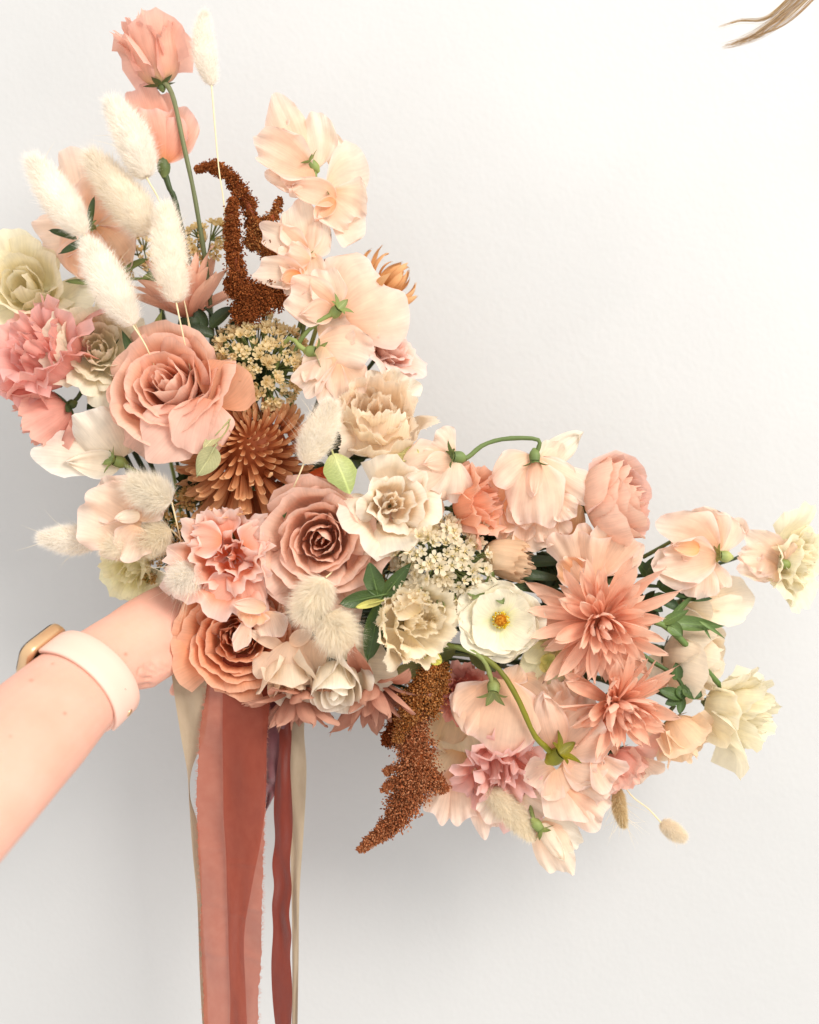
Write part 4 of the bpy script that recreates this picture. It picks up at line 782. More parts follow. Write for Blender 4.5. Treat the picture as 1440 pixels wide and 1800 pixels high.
# open white bloom with a yellow eye
a1 = thing('butterfly_ranunculus', 'open white flower with a yellow eye at the centre right', 'ranunculus', W(878, 1092, 46), CG)
rng = np.random.default_rng(91)
for ly, (nn_, L_, W_, dz_, be) in enumerate(((7, 76, 54, -4, .30), (5, 66, 48, 4, .45))):
    for i in range(nn_):
        a = 2*np.pi*(i + .5*ly)/nn_ + rng.uniform(-.15, .15); l = L_*rng.uniform(.88, 1.08)
        petal_between(a1, (880 + 6*math.cos(a), 1090 - 6*math.sin(a), 44 + dz_*.3), (878 + l*math.cos(a), 1092 - l*.88*math.sin(a), 60 + dz_ + 6*math.sin(i*2.1)), W_, ('#e6e8b0', '#f8f4e2', '#fbf8ee'), kind='round', cup=.35, bend=be, ruf=.05, rf=2.5, nu=15, nv=11, seed=ly*10+i)
blob_cluster(a1, 'stamens', W(880, 1090, 50), V((.05, .05, 1)), 15*S, 60, 2.0*S, ('#d9b428', '#c99a1e', '#e6d46a'), 3)
blob_cluster(a1, 'eye', W(880, 1090, 56), V((.05, .05, 1)), 9*S, 60, 2.4*S, ('#b8741e', '#a8621a', '#c98a2c'), 4)
stem_to_hand(a1, W(880, 1090, 34), V((0, 0, 1)), 5)
YL = ('#f1ecbc', '#f7f1d6', '#f9f4e1')
cupped('ranunculus', 'pale lemon bloom cut off by the left edge of the frame', 'ranunculus', CG, (44, 502, -40), (.1, .25, .95), 78, YL, n=15, H=.9, drop=.3, flare=.4, lip=.15, ruf=.05, rf=2.4, seed=93, tight=.25, hw=(75, 50), dis=.12, stem_mid=(240, 800, -70))
cupped('ranunculus', 'creamy ranunculus between the deep pink lisianthus and the large rose', 'ranunculus', CG, (174, 612, 14), (.25, .1, 1), 70, ('#f4edcc', '#f8f2df', '#fbf7ea'), n=26, H=.7, drop=.5, flare=.5, lip=.1, ruf=.05, rf=3, seed=95, tight=.15, hw=(70, 40), dis=.1, stem_mid=(280, 850, -60))
cupped('ranunculus', 'pale lemon bloom at the far right tip of the bouquet', 'ranunculus', CG, (1404, 990, -40), (.5, -.12, .6), 55, ('#f0eabf', '#f6f0d6', '#f9f5e4'), n=20, H=1.0, drop=.3, flare=.45, lip=.2, ruf=.08, rf=3, seed=97, tight=.15, hw=(70, 42), dis=.16, axial=.15, stem_mid=(1150, 1010, -70))
cupped('ranunculus', 'pale lemon bloom on a green stem at the lower right tip', 'ranunculus', CG, (1306, 1250, -34), (.72, -.1, .5), 60, ('#f3edc8', '#f8f3dd', '#fbf8e9'), n=22, H=1.7, drop=.25, flare=.3, lip=.2, ruf=.08, rf=3, seed=99, tight=.15, hw=(70, 42), dis=.16, axial=.2, stem=False)
cupped('ranunculus', 'small lemon green bloom at the lower left above the wrist', 'ranunculus', CG, (228, 1000, -18), (-.25, -.5, .75), 50, ('#d6df92', '#efecc2', '#f5f1d2'), n=13, H=1.0, drop=.2, flare=.3, lip=.2, ruf=.07, rf=3, seed=101, tight=.2, hw=(75, 50), dis=.12)
n7 = thing('hellebore', 'pale green-white bell flower with a round green bud left of the coral chrysanthemum', 'flower', W(955, 1160, 18))
for i, a in enumerate((((965, 1125, 10), (925, 1160, 22), 26), ((960, 1130, 14), (920, 1195, 18), 28), ((975, 1140, 8), (965, 1215, 10), 30), ((985, 1140, 6), (1000, 1195, 6), 24))):
    petal_between(n7, *a, ('#d9dd9c', '#ecebc6', '#f1efd6'), kind='round', cup=.6, bend=.4, ruf=.05, seed=i)
for i in range(5):
    a = i*1.257; petal_between(n7, (965, 1160, 22), (965 + 17*math.cos(a), 1168 - 20*math.sin(a), 34), 12, ('#b9cc62', '#cbd97c', '#dbe39a'), kind='round', cup=.9, bend=1.5, seed=20+i, nu=9, nv=9)

# ------------------------------------------------------------------ chrysanthemums and dahlia-like mums
mum('chrysanthemum', 'large bronze incurved chrysanthemum between the two pink roses', 'chrysanthemum', 'chrysanthemums', (434, 768, 48), (-.04, .36, 1), 130, 14, 299, .54, 116, (.15, .64), (48, 128), (.8, 1.8), 6.7,
    ('#8a4c34', '#b87c5a', '#e6be98'), ('#9c6048', '#c48e6c', '#e8c6a0'), seed=3, kind='spoon', pw=.68, cup=1.0, bp=2.0, lj=.14, tj=.08, skew=(-.10, -.38), wild=.06, curl=.35, twist=.3, swirl=.30)
mum('coral_mum', 'big coral chrysanthemum with pointed petals on the right', 'chrysanthemum', 'chrysanthemums', (1060, 1098, 50), (.02, -.26, .95), 106, 10, 112, .18, 94, (.22, 1.02), (4, 98), (1.0, .1), 11.5,
    ('#e8a88c', '#f1bea9', '#f5cfbf'), ('#e6ae9a', '#f2c5b6', '#f6d3c7'), seed=5, kind='lance', pw=.6, cup=.9, bp=1.2, lj=.3, tj=.24, wild=.22, curl=.5, twist=.7)
mum('coral_mum', 'lower coral chrysanthemum partly behind the blush sweet pea', 'chrysanthemum', 'chrysanthemums', (1090, 1246, 26), (.3, -.45, .85), 92, 10, 98, .18, 94, (.24, 1.05), (4, 98), (1.0, .1), 11.5,
    ('#e7a78a', '#f0bca6', '#f5cdbc'), ('#e6ae9a', '#f1c4b4', '#f5d1c4'), seed=7, kind='lance', pw=.6, cup=.9, bp=1.2, lj=.3, tj=.24, wild=.22, curl=.5, twist=.7)
mum('coral_mum', 'dusky rust chrysanthemum hanging upside down below the peach rosebud', 'chrysanthemum', 'chrysanthemums', (525, 1222, 14), (-.12, -.95, .3), 92, 6, 24, .2, 92, (.6, 1.0), (10, 80), (.5, -.3), 20,
    ('#a06a5a', '#b8877a', '#c69a8c'), ('#a8705e', '#bf8e80', '#caa092'), seed=9, kind='lance', pw=.6, lj=.2, tj=.16)
mum('coral_mum', 'dusky rust chrysanthemum hanging behind the ivory rosebud', 'chrysanthemum', 'chrysanthemums', (655, 1215, 14), (.0, -.88, .4), 104, 6, 26, .2, 92, (.55, 1.05), (10, 82), (.5, -.3), 19,
    ('#9a6454', '#b48072', '#c29486'), ('#a8705e', '#bf8e80', '#caa092'), seed=11, kind='lance', pw=.6, lj=.2, tj=.18)
mum('coral_mum', 'dusky pink chrysanthemum seen from the side behind the bunny tails at upper left', 'chrysanthemum', 'chrysanthemums', (332, 545, -30), (-.12, .95, .28), 108, 6, 26, .12, 82, (.7, 1.05), (8, 60), (.4, -.15), 19,
    ('#cf917c', '#e0ad9b', '#e8bfae'), ('#cf917c', '#e3b3a2', '#e9c2b2'), seed=13, kind='lance', pw=.6, lj=.15, tj=.15)
mum('spider_mum', 'bronze spider chrysanthemum curling out behind the large sweet pea', 'chrysanthemum', 'chrysanthemums', (676, 508, -72), (.55, .5, .15), 82, 6, 20, .2, 92, (.6, 1.0), (10, 88), (1.5, 1.9), 8.5,
    ('#a86e44', '#bb865a', '#cfa078'), ('#b4783f', '#cf9a6c', '#dcb48c'), seed=15, kind='strap', pw=.6, lj=.15, tj=.2, cup=1.2)
# ------------------------------------------------------------------ sweet peas
BL = ('#f4ceb0', '#f6dac8', '#faeae0'); BL2 = ('#f0c4a6', '#f4d1be', '#f8e2d6'); CRM = ('#f6e6d0', '#f9efe3', '#fbf5ee'); PEA = 1
RB = '#f9e0d2'
sweet_pea('bright blush sweet pea at the top of the bouquet, folded upright', BL2, [
    ((546, 300, -6), (486, 172, 8), 42, dict(kind='round', cup=-.8, bend=.3, n=(.2, .1, 1))), ((552, 298, -12), (535, 205, -14), 46, dict(kind='round', cup=.5, bend=.2, cols=CRM)),
    ((548, 304, 8), (448, 250, 18), 36, dict(kind='round', cup=.7, bend=-.4)), ((552, 300, 12), (496, 318, 20), 30, dict(kind='round', cup=-.6, bend=.4)), ((535, 318, 6), (470, 300, 12), 26, dict(kind='round', cup=.5))],
    (552, 292, 6, (-.5, .6, .3), 1.0), stem=[(556, 330, -2), (566, 380, -12), (560, 440, -25), (520, 600, -50)], rim=RB, seed=1)
sweet_pea('round blush sweet pea at upper right with its broad petal face on', BL, [
    ((572, 345, -8), (648, 345, -16), 78, dict(kind='heart', cup=.35, bend=.25, ruf=.05)), ((578, 342, -2), (630, 385, 2), 46, dict(kind='round', cup=.5, bend=.4)),
    ((590, 352, 4), (508, 325, 14), 28, dict(kind='oval', cup=.9, bend=-.4, cols=BL2)), ((588, 350, 8), (555, 385, 14), 18, dict(kind='oval', cup=1.0, bend=.4, cols=('#efb48c', '#f0c0a0', '#f3ceb8'))), ((600, 300, -18), (575, 225, -20), 20, dict(kind='oval', cols=CRM))],
    (572, 346, -4, (.6, .3, .3), .8), stem=[(562, 385, -8), (556, 430, -18), (530, 600, -50)], rim=RB, seed=2)
sweet_pea('ruffled blush sweet pea beside the tall amaranth spike', BL, [
    ((540, 440, 6), (458, 402, 14), 26, dict(kind='round', cup=.8, ruf=.12)), ((540, 445, 2), (520, 355, 6), 34, dict(kind='round', cup=.6, ruf=.1)), ((545, 450, 8), (565, 385, 8), 26, dict(kind='round', cup=-.6, ruf=.1)), ((545, 455, 14), (505, 440, 24), 24, dict(kind='round', cup=-.7, cols=BL2)), ((548, 445, 4), (552, 505, 8), 22, dict(kind='round', cup=.7))],
    (548, 455, -4, (-.3, .6, .3), .7), seed=3, rim=RB)
sweet_pea('small blush sweet pea with an orange throat below the ruffled one', BL, [
    ((535, 482, 12), (448, 478, 22), 28, dict(kind='round', cup=.9, bend=.4, ruf=.10)), ((535, 478, 6), (500, 432, 14), 28, dict(kind='round', cup=.6, ruf=.12)), ((530, 484, 20), (492, 492, 30), 16, dict(kind='oval', cup=1.1, cols=('#e59a62', '#ecb084', '#f3cfb8'))), ((532, 484, 10), (510, 520, 16), 24, dict(kind='round', cup=.7, ruf=.12))], None, seed=4, rim=RB)
sweet_pea('largest blush sweet pea at the right of the upper arm, seen from behind', BL2, [
    ((592, 552, 10), (690, 492, 2), 82, dict(kind='heart', cup=-.35, bend=-.35, ruf=.04, n=(.1, .1, 1))), ((596, 556, 4), (670, 575, 0), 62, dict(kind='round', cup=-.4, bend=-.3)),
    ((590, 545, 16), (504, 512, 26), 40, dict(kind='round', cup=.7, bend=.3, ruf=.10)), ((592, 540, 12), (565, 472, 18), 30, dict(kind='round', cup=.8, ruf=.08, cols=CRM)), ((588, 548, 22), (530, 552, 34), 24, dict(kind='point', cup=.8))],
    (590, 548, 24, (.55, .45, .5), 1.15), stem=[(560, 566, 26), (530, 596, 14), (500, 660, -20)], rim=RB, seed=5, hand=False)
sweet_pea('blush sweet pea drooping beside the yarrow, under the largest one', BL, [
    ((552, 612, 18), (648, 640, 14), 58, dict(kind='round', cup=-.4, bend=-.3)), ((560, 590, 12), (620, 575, 14), 46, dict(kind='round', cup=-.4)), ((590, 630, 26), (524, 684, 34), 28, dict(kind='fan', cup=.8, bend=.4, ruf=.12)),
    ((596, 640, 24), (580, 712, 30), 30, dict(kind='fan', cup=.7, bend=.3, ruf=.12)), ((600, 640, 22), (625, 700, 22), 34, dict(kind='round', cup=.5, ruf=.08)), ((570, 610, 30), (548, 670, 36), 26, dict(kind='round', cup=-.6))],
    (548, 618, 22, (.8, -.1, .4), 1.2), rim=RB, seed=6)
sweet_pea('faded blush sweet pea behind the bunny tails at upper left', BL2, [
    ((158, 400, -52), (135, 268, -56), 62, dict(kind='round', cup=.4)), ((158, 402, -50), (64, 408, -54), 42, dict(kind='round', cup=.4)), ((165, 390, -48), (215, 330, -56), 56, dict(kind='round', cup=.4)), ((165, 400, -46), (190, 490, -50), 62, dict(kind='round', cup=.4, cols=('#eeb592', '#f2c8ae', '#f4d2be'))), ((160, 400, -42), (130, 480, -48), 40, dict(kind='round', cup=.4))],
    (162, 400, -44, (-.2, .3, .9), .8), rim=RB, seed=7)
sweet_pea('cream sweet pea pointing left below the large rose', CRM, [
    ((214, 806, 16), (146, 716, 30), 52, dict(kind='peak', cup=-.5, bend=-.3, n=(-.2, .4, 1))), ((212, 812, 10), (66, 792, 18), 40, dict(kind='fan', cup=-.5, bend=-.25, n=(-.1, .3, 1), ruf=.07)), ((214, 818, 20), (120, 812, 26), 26, dict(kind='point', cup=.6)), ((216, 800, 8), (205, 735, 14), 34, dict(kind='round', cup=-.5))],
    (210, 812, 20, (-.6, .2, .5), 1.2), stem=[(245, 832, 14), (275, 850, 4), (310, 890, -30)], seed=8, hand=False, rim='#fbf4ea')
sweet_pea('pale blush sweet pea with a white keel at the left, under the cream one', BL, [
    ((245, 930, 48), (148, 878, 54), 58, dict(kind='heart', cup=.5, bend=.3)), ((240, 915, 40), (200, 836, 44), 52, dict(kind='round', cup=.4, bend=.3)), ((245, 915, 56), (268, 860, 60), 30, dict(kind='round', cup=-.5)), ((246, 905, 66), (203, 912, 76), 14, dict(kind='oval', cup=-.9, cols=CRM)), ((242, 925, 62), (216, 985, 66), 34, dict(kind='peak', cup=-.4, bend=.2)), ((235, 945, 40), (168, 952, 44), 30, dict(kind='round', cup=.4))],
    None, seed=9, rim=RB)
sweet_pea('blush sweet pea at the start of the right arm, joined to the arched stem', BL, [
    ((800, 806, 44), (724, 850, 50), 52, dict(kind='round', cup=-.5, bend=-.4)), ((798, 800, 38), (760, 770, 40), 36, dict(kind='fan', cup=-.5, bend=-.3)), ((802, 808, 50), (786, 876, 52), 40, dict(kind='fan', cup=-.5, bend=-.5, cols=CRM)), ((796, 812, 54), (745, 815, 66), 22, dict(kind='point', cup=-.8)), ((765, 870, 40), (745, 925, 46), 24, dict(kind='oval', cup=.5))],
    (806, 804, 46, (-.8, .1, .4), 1.25), stem=[(822, 804, 44), (850, 782, 40), (890, 771, 36), (944, 772, 34), (946, 790, 32), (938, 800, 32)], seed=10, hand=False, rim=RB, calcol=('#6f9150', '#678a48', '#54763a'))
sweet_pea('blush sweet pea hanging from the hooked end of the arched stem', BL, [
    ((940, 806, 28), (884, 860, 36), 44, dict(kind='round', cup=-.6, bend=-.4)), ((942, 808, 34), (948, 928, 38), 46, dict(kind='round', cup=-.5, bend=-.4)), ((945, 806, 26), (1040, 872, 30), 30, dict(kind='fan', cup=-.8, bend=.3, ruf=.1)), ((946, 806, 20), (985, 900, 24), 46, dict(kind='round', cup=-.4)), ((944, 812, 44), (938, 870, 54), 18, dict(kind='oval', cup=-1.0, cols=BL2))],
    (940, 802, 34, (0, -.9, .3), 1.1), seed=11, hand=False, rim=RB, calcol=('#6f9150', '#678a48', '#54763a'))
sweet_pea('faded cream sweet pea with a rolled edge below the hanging one', BL2, [
    ((925, 905, 12), (965, 962, 22), 42, dict(kind='round', cup=.5, bend=.6)), ((920, 910, 8), (905, 950, 14), 26, dict(kind='round', cup=.4)), ((975, 905, -4), (990, 965, 2), 34, dict(kind='round', cup=-.4, cols=('#d9a878', '#e2b890', '#e9c8a8')))], None, seed=12, rim='#f8e2d0')
sweet_pea('ruffled peach sweet pea standing over the big coral chrysanthemum', ('#f0c6a8', '#f4d2bc', '#f7decd'), [
    ((1030, 1025, 30), (1000, 930, 38), 40, dict(kind='fan', cup=-.6, ruf=.10)), ((1042, 1020, 36), (1052, 940, 44), 38, dict(kind='fan', cup=-.8, ruf=.12)), ((1048, 1015, 28), (1100, 925, 34), 42, dict(kind='fan', cup=.7, ruf=.12)), ((1050, 1010, 22), (1122, 955, 24), 30, dict(kind='fan', cup=.6, ruf=.1)), ((1020, 1020, 24), (985, 985, 30), 26, dict(kind='round', cup=.6, cols=('#dd9f70', '#e3ac84', '#ecc0a0')))], None, seed=13, rim='#f8dfd0')
sweet_pea('full blush sweet pea right of the side-facing pink rose', BL, [
    ((1262, 975, -2), (1150, 948, 10), 62, dict(kind='heart', cup=.5, bend=.4)), ((1262, 970, -8), (1200, 905, -4), 48, dict(kind='round', cup=.5, ruf=.08)), ((1262, 972, -12), (1255, 905, -14), 42, dict(kind='round', cup=.4, ruf=.08, cols=CRM)), ((1258, 980, 8), (1160, 985, 22), 38, dict(kind='round', cup=.8, bend=.3)), ((1240, 985, 6), (1218, 1046, 10), 42, dict(kind='fan', cup=-.4)), ((1230, 965, 18), (1185, 960, 26), 18, dict(kind='oval', cup=1.0, cols=('#edb884', '#f1c49c', '#f3d2b6')))],
    (1274, 978, 2, (-.8, .1, .2), 1.2), seed=14, hand=False, rim=RB, calcol=('#8fae5e', '#a4b868', '#6d8c44'))
sweet_pea('small blush sweet pea between the full one and the lemon bloom at far right', BL, [
    ((1376, 990, -20), (1302, 952, -14), 36, dict(kind='round', cup=.6)), ((1376, 992, -16), (1300, 990, -8), 32, dict(kind='round', cup=-.5)), ((1372, 988, -22), (1360, 952, -20), 30, dict(kind='round', cup=.5)), ((1360, 990, -12), (1345, 1012, -8), 26, dict(kind='round', cup=-.4))],
    (1380, 992, -18, (-.9, .2, .1), 1.0), stem=[(1360, 965, -30), (1310, 940, -36), (1230, 930, -50), (1130, 980, -66)], seed=15, rim=RB)
sweet_pea('big smooth peach sweet pea under the arched stem at the bottom', ('#f0c6a6', '#f4d0b8', '#f7ddcb'), [
    ((888, 1195, 36), (868, 1322, 44), 76, dict(kind='round', cup=-.55, bend=-.5, ruf=.03, n=(-.05, 0, 1))), ((868, 1205, 26), (820, 1280, 30), 44, dict(kind='round', cup=-.5, bend=-.4)), ((905, 1195, 22), (958, 1250, 28), 40, dict(kind='peak', cup=-.4)), ((900, 1200, 30), (912, 1172, 24), 20, dict(kind='round'))],
    (868, 1208, 48, (-.1, -.6, .5), 1.3), stem=[(850, 1160, 58), (810, 1138, 52), (780, 1136, 30), (700, 1120, -30)], seed=16, hand=False, rim=RB, calcol=('#8ea45a', '#84984e', '#6d8c44'))
sweet_pea('peach sweet pea with a brown green star calyx right of the big smooth one', BL2, [
    ((985, 1320, 26), (1062, 1262, 38), 48, dict(kind='round', cup=-.5, bend=-.4)), ((980, 1318, 34), (955, 1222, 44), 34, dict(kind='oval', cup=-.7, bend=-.4)), ((985, 1322, 20), (1010, 1215, 22), 46, dict(kind='round', cup=.4)), ((990, 1330, 22), (1068, 1330, 28), 46, dict(kind='round', cup=-.4, ruf=.08))],
    (976, 1330, 46, (.5, .5, .4), 1.6), stem=[(958, 1312, 52), (938, 1290, 56), (912, 1232, 62), (880, 1180, 60), (840, 1150, 54), (796, 1136, 44), (740, 1120, 0)], seed=17, hand=False, rim=RB, calcol=('#8f8a3e', '#7c7a34', '#6a6a2c'), sr=5)
sweet_pea('broad pale peach sweet pea at the bottom edge, below the star calyx', BL, [
    ((985, 1345, 8), (1072, 1400, 14), 54, dict(kind='round', cup=-.4)), ((985, 1350, 14), (1030, 1450, 18), 52, dict(kind='peak', cup=-.4, ruf=.07)), ((975, 1350, 4), (935, 1385, 8), 40, dict(kind='round', cup=.4)), ((990, 1345, 18), (1055, 1345, 26), 40, dict(kind='round', cup=-.4, ruf=.1))], None, seed=18, rim=RB)
sweet_pea('blush sweet pea hanging in ruffled lobes right of the amaranth tip', BL2, [
    ((800, 1345, -30), (768, 1442, -26), 26, dict(kind='fan', cup=-.5, ruf=.12)), ((808, 1345, -26), (818, 1446, -22), 32, dict(kind='fan', cup=-.7, ruf=.14)), ((825, 1345, -28), (862, 1466, -26), 22, dict(kind='fan', cup=-.6, ruf=.12)), ((805, 1320, -36), (790, 1380, -34), 50, dict(kind='round', cup=-.4, cols=('#d9ba94', '#e6cdb0', '#f0dcc6')))], None, seed=19, rim=RB)
sweet_pea('pale cream petals behind the amaranth above the ruffled lobes', ('#d9c9a0', '#e8d8bc', '#eedfc8'), [
    ((790, 1240, -40), (760, 1300, -36), 44, dict(kind='round')), ((800, 1240, -44), (820, 1330, -40), 52, dict(kind='round'))], None, seed=25)
sweet_pea('cream peach sweet pea bud hanging lowest at the bottom right', CRM, [
    ((948, 1448, -10), (1004, 1540, -4), 36, dict(kind='peak', cup=-.8, bend=-.3, cols=BL)), ((950, 1446, -16), (1014, 1490, -14), 34, dict(kind='round', cup=-.6, bend=-.3)), ((950, 1450, -2), (990, 1510, 4), 18, dict(kind='oval', cup=-.9))],
    (944, 1450, -6, (.6, -.7, .2), 1.1), stem=[(938, 1440, -10), (930, 1410, -30), (920, 1370, -50)], seed=20, hand=False)
sweet_pea('curled peach petals of a sweet pea lying over the terracotta rose', BL, [
    ((468, 1068, 66), (412, 1062, 78), 16, dict(kind='oval', cup=.9, bend=.6, ruf=.1)), ((470, 1075, 60), (478, 1120, 66), 28, dict(kind='round', cup=-.6)), ((440, 1082, 64), (415, 1140, 80), 15, dict(kind='fan', cup=-.7, ruf=.1, cols=BL2)), ((450, 1070, 58), (440, 1100, 68), 26, dict(kind='round', cup=.6, cols=('#e9b48c', '#efc2a0', '#f3ceb4')))], None, seed=21, rim=RB)
sweet_pea('pale blush petals showing under the central pink rose', ('#e5b698', '#eec8b2', '#f2d4c2'), [
    ((500, 1020, 14), (485, 1075, 22), 40, dict(kind='round', cup=-.4)), ((540, 1060, 10), (500, 1100, 20), 34, dict(kind='round'))], None, seed=22)
sweet_pea('blurred cream petal pointing up at the top of the right arm', CRM, [
    ((955, 810, -20), (1022, 762, -30), 24, dict(kind='oval', cup=-.6, bend=.3)), ((955, 815, -24), (985, 780, -28), 26, dict(kind='round'))], None, seed=23)

sweet_pea('apricot ruffled petals between the apricot lisianthus and the hanging sweet pea', ('#e8ae88', '#f0c0a0', '#f4cfb6'), [
    ((890, 890, 10), (915, 925, 22), 34, dict(kind='fan', cup=.6)), ((880, 880, 8), (890, 835, 18), 26, dict(kind='fan', cup=.6)), ((880, 900, 14), (860, 940, 20), 30, dict(kind='round', cup=-.5)), ((885, 890, 18), (925, 890, 24), 26, dict(kind='round', cup=.5))], None, seed=31, rim=RB)
sweet_pea('browned peach bud petals under the side-facing pink rose', ('#c99a70', '#d9b08c', '#e6c6a8'), [
    ((985, 950, 4), (985, 880, 16), 28, dict(kind='oval', cup=-.8)), ((1000, 955, 2), (1010, 890, 8), 28, dict(kind='round', cup=-.6)), ((975, 945, 2), (960, 895, 8), 22, dict(kind='round', cup=-.6))], None, seed=32)
sweet_pea('cream folded petals behind the cream blush bloom', CRM, [
    ((740, 850, 20), (720, 790, 26), 34, dict(kind='round', cup=.5)), ((745, 900, 30), (765, 940, 36), 26, dict(kind='round', cup=-.5, cols=BL)), ((640, 930, 34), (650, 975, 40), 34, dict(kind='round', cup=-.5)), ((640, 870, 30), (625, 905, 36), 26, dict(kind='round', cup=-.5))], None, seed=33)
sweet_pea('pale petals behind the lower coral chrysanthemum and the peach rosebud', BL, [
    ((1130, 1310, -40), (1150, 1260, -44), 34, dict(kind='round')), ((1120, 1330, -44), (1140, 1370, -40), 30, dict(kind='fan', cup=.6)), ((1150, 1150, -60), (1165, 1215, -56), 40, dict(kind='round', cols=CRM))], None, seed=34)
sweet_pea('white crinkled petals along the top edge of the pale peach fringed tulip', CRM, [
    ((690, 700, -6), (720, 660, -2), 30, dict(kind='fan', cup=.5)), ((670, 690, -8), (665, 650, -4), 30, dict(kind='fan', cup=.5)), ((640, 700, -6), (612, 670, 0), 28, dict(kind='fan', cup=.5))], None, seed=35)
sweet_pea('ruffled blush petals filling behind the full blush sweet pea at right', BL2, [
    ((1265, 985, -24), (1190, 912, -22), 44, dict(kind='fan', cup=.6)), ((1268, 975, -26), (1275, 905, -26), 34, dict(kind='fan', cup=.6)), ((1250, 985, -10), (1262, 1040, -6), 30, dict(kind='fan', cup=-.6)), ((1250, 990, -8), (1180, 1020, -4), 34, dict(kind='round', cup=.5))], None, seed=36, rim=RB)
sweet_pea('cream blush petals under the hanging sweet pea, in front of the pink rose', BL, [
    ((970, 870, 26), (1010, 905, 34), 26, dict(kind='fan', cup=.7)), ((955, 890, 18), (975, 945, 26), 34, dict(kind='fan', cup=-.6)), ((930, 880, 16), (905, 925, 22), 26, dict(kind='round', cup=.5))], None, seed=37, rim=RB)
sweet_pea('peach petals between the big smooth sweet pea and the lower coral chrysanthemum', BL2, [
    ((1000, 1260, 16), (960, 1205, 26), 28, dict(kind='fan', cup=.7)), ((1010, 1250, 20), (1000, 1195, 28), 28, dict(kind='fan', cup=-.6)), ((1040, 1330, 24), (1085, 1375, 28), 34, dict(kind='fan', cup=.6)), ((1000, 1390, 10), (1060, 1445, 16), 34, dict(kind='fan', cup=-.6))], None, seed=38, rim=RB)
sweet_pea('pale lobes at the lower edge beneath the pink lisianthus', CRM, [
    ((880, 1390, -22), (850, 1440, -18), 24, dict(kind='fan', cup=.7)), ((920, 1400, -20), (960, 1425, -16), 28, dict(kind='fan', cup=-.6)), ((900, 1390, -24), (905, 1432, -20), 26, dict(kind='fan', cup=.6, cols=BL))], None, seed=39, rim=RB)
# ------------------------------------------------------------------ yarrow
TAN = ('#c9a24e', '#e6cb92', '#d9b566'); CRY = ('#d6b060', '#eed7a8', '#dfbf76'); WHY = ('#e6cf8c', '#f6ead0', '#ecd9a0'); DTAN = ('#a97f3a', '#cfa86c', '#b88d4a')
yarrow('dense tan yarrow head between the large left rose and the sweet peas', (454, 628, 10), (.12, .35, 1), 96, 300, 8.8, CRY, 1)
yarrow('tan yarrow head at the foot of the tall lisianthus stem', (350, 412, -50), (.05, .5, .9), 50, 44, 9, TAN, 2, lump=.2)
yarrow('small tan yarrow head seen through the gap between two bunny tails', (246, 440, -56), (0, .4, .9), 42, 30, 9, TAN, 3, lump=.2)
yarrow('creamy white yarrow head right of the central rose', (772, 985, 58), (.05, .1, 1), 92, 200, 12, WHY, 4, lump=.2)
yarrow('brown tan yarrow head under the bronze chrysanthemum at left', (318, 905, -8), (-.2, .1, 1), 56, 60, 8.5, DTAN, 5)
yarrow('small yarrow tuft peeking out beside the side-facing pink rose', (1000, 850, -40), (.5, .5, .5), 26, 16, 7, TAN, 6)
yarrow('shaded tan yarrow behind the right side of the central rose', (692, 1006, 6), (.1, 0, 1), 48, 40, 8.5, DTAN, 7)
yarrow('brown tan yarrow behind the white bunny tail above the wrist', (278, 992, -20), (-.2, -.2, 1), 48, 42, 8.5, DTAN, 8)

# ------------------------------------------------------------------ amaranth
AMU = [['#7c3f1e', '#8a4a26', '#98562e', '#a66438', '#824422'], ['#884a26', '#9a5a30', '#aa6c3c', '#8e4e2a', '#b8804c']]
amaranth('dark rust amaranth with curling spikes at the upper left', [
    ([(342, 298, -8), (375, 294, -8), (405, 312, -8), (428, 345, -8), (445, 385, -10), (450, 430, -12)], [6, 12, 14.5, 16, 17, 17], 0),
    ([(411, 346, 10), (408, 385, 10), (410, 430, 8), (418, 480, 6), (432, 530, 2)], [8, 14, 16, 17, 26], 0),
    ([(494, 348, -6), (480, 382, -6), (455, 402, -8), (440, 430, -10)], [6, 12, 16, 15], 1),
    ([(496, 425, -8), (475, 440, -8), (445, 415, -10)], [10, 18, 22], 1),
    ([(395, 495, -2), (430, 515, 2), (470, 520, 2), (500, 525, -4)], [12, 28, 26, 14], 0), ([(410, 545, 0), (440, 550, 4), (480, 505, 0)], [18, 24, 20], 0)], AMU, 1, stem=[(435, 540, -10), (425, 700, -50), (380, 1080, -66)])
AML = [['#965434', '#a86440', '#b8764e', '#9c5a38', '#c68a64'], ['#96582a', '#a86a36', '#b87c46', '#874c24', '#c48c5a'], ['#6a3016', '#864220', '#96502a', '#78381a']]
amaranth('long rust amaranth plume trailing down to the left at the bottom', [
    ([(745, 1235, 2), (722, 1285, 4), (735, 1345, 4), (715, 1405, 4), (685, 1450, 2), (632, 1494, 0)], [24, 34, 40, 30, 17, 6], 0),
    ([(765, 1170, 20), (742, 1205, 26), (720, 1250, 26), (700, 1298, 22)], [16, 27, 22, 9], 1), ([(768, 1160, 8), (770, 1200, 10), (752, 1250, 12)], [16, 22, 18], 1),
    ([(735, 1360, 0), (695, 1375, 4), (672, 1392, 4)], [14, 12, 6], 0), ([(740, 1365, 0), (770, 1375, 0), (782, 1388, -2)], [20, 16, 8], 0), ([(735, 1290, -6), (695, 1290, -8), (676, 1306, -8)], [18, 18, 8], 2), ([(720, 1350, 0), (688, 1352, 0), (678, 1358, 0)], [14, 10, 5], 0), ([(700, 1250, -16), (690, 1290, -16)], [16, 14], 2)],
    AML, 2, stem=[(760, 1160, 0), (680, 1130, -50), (400, 1095, -64)])
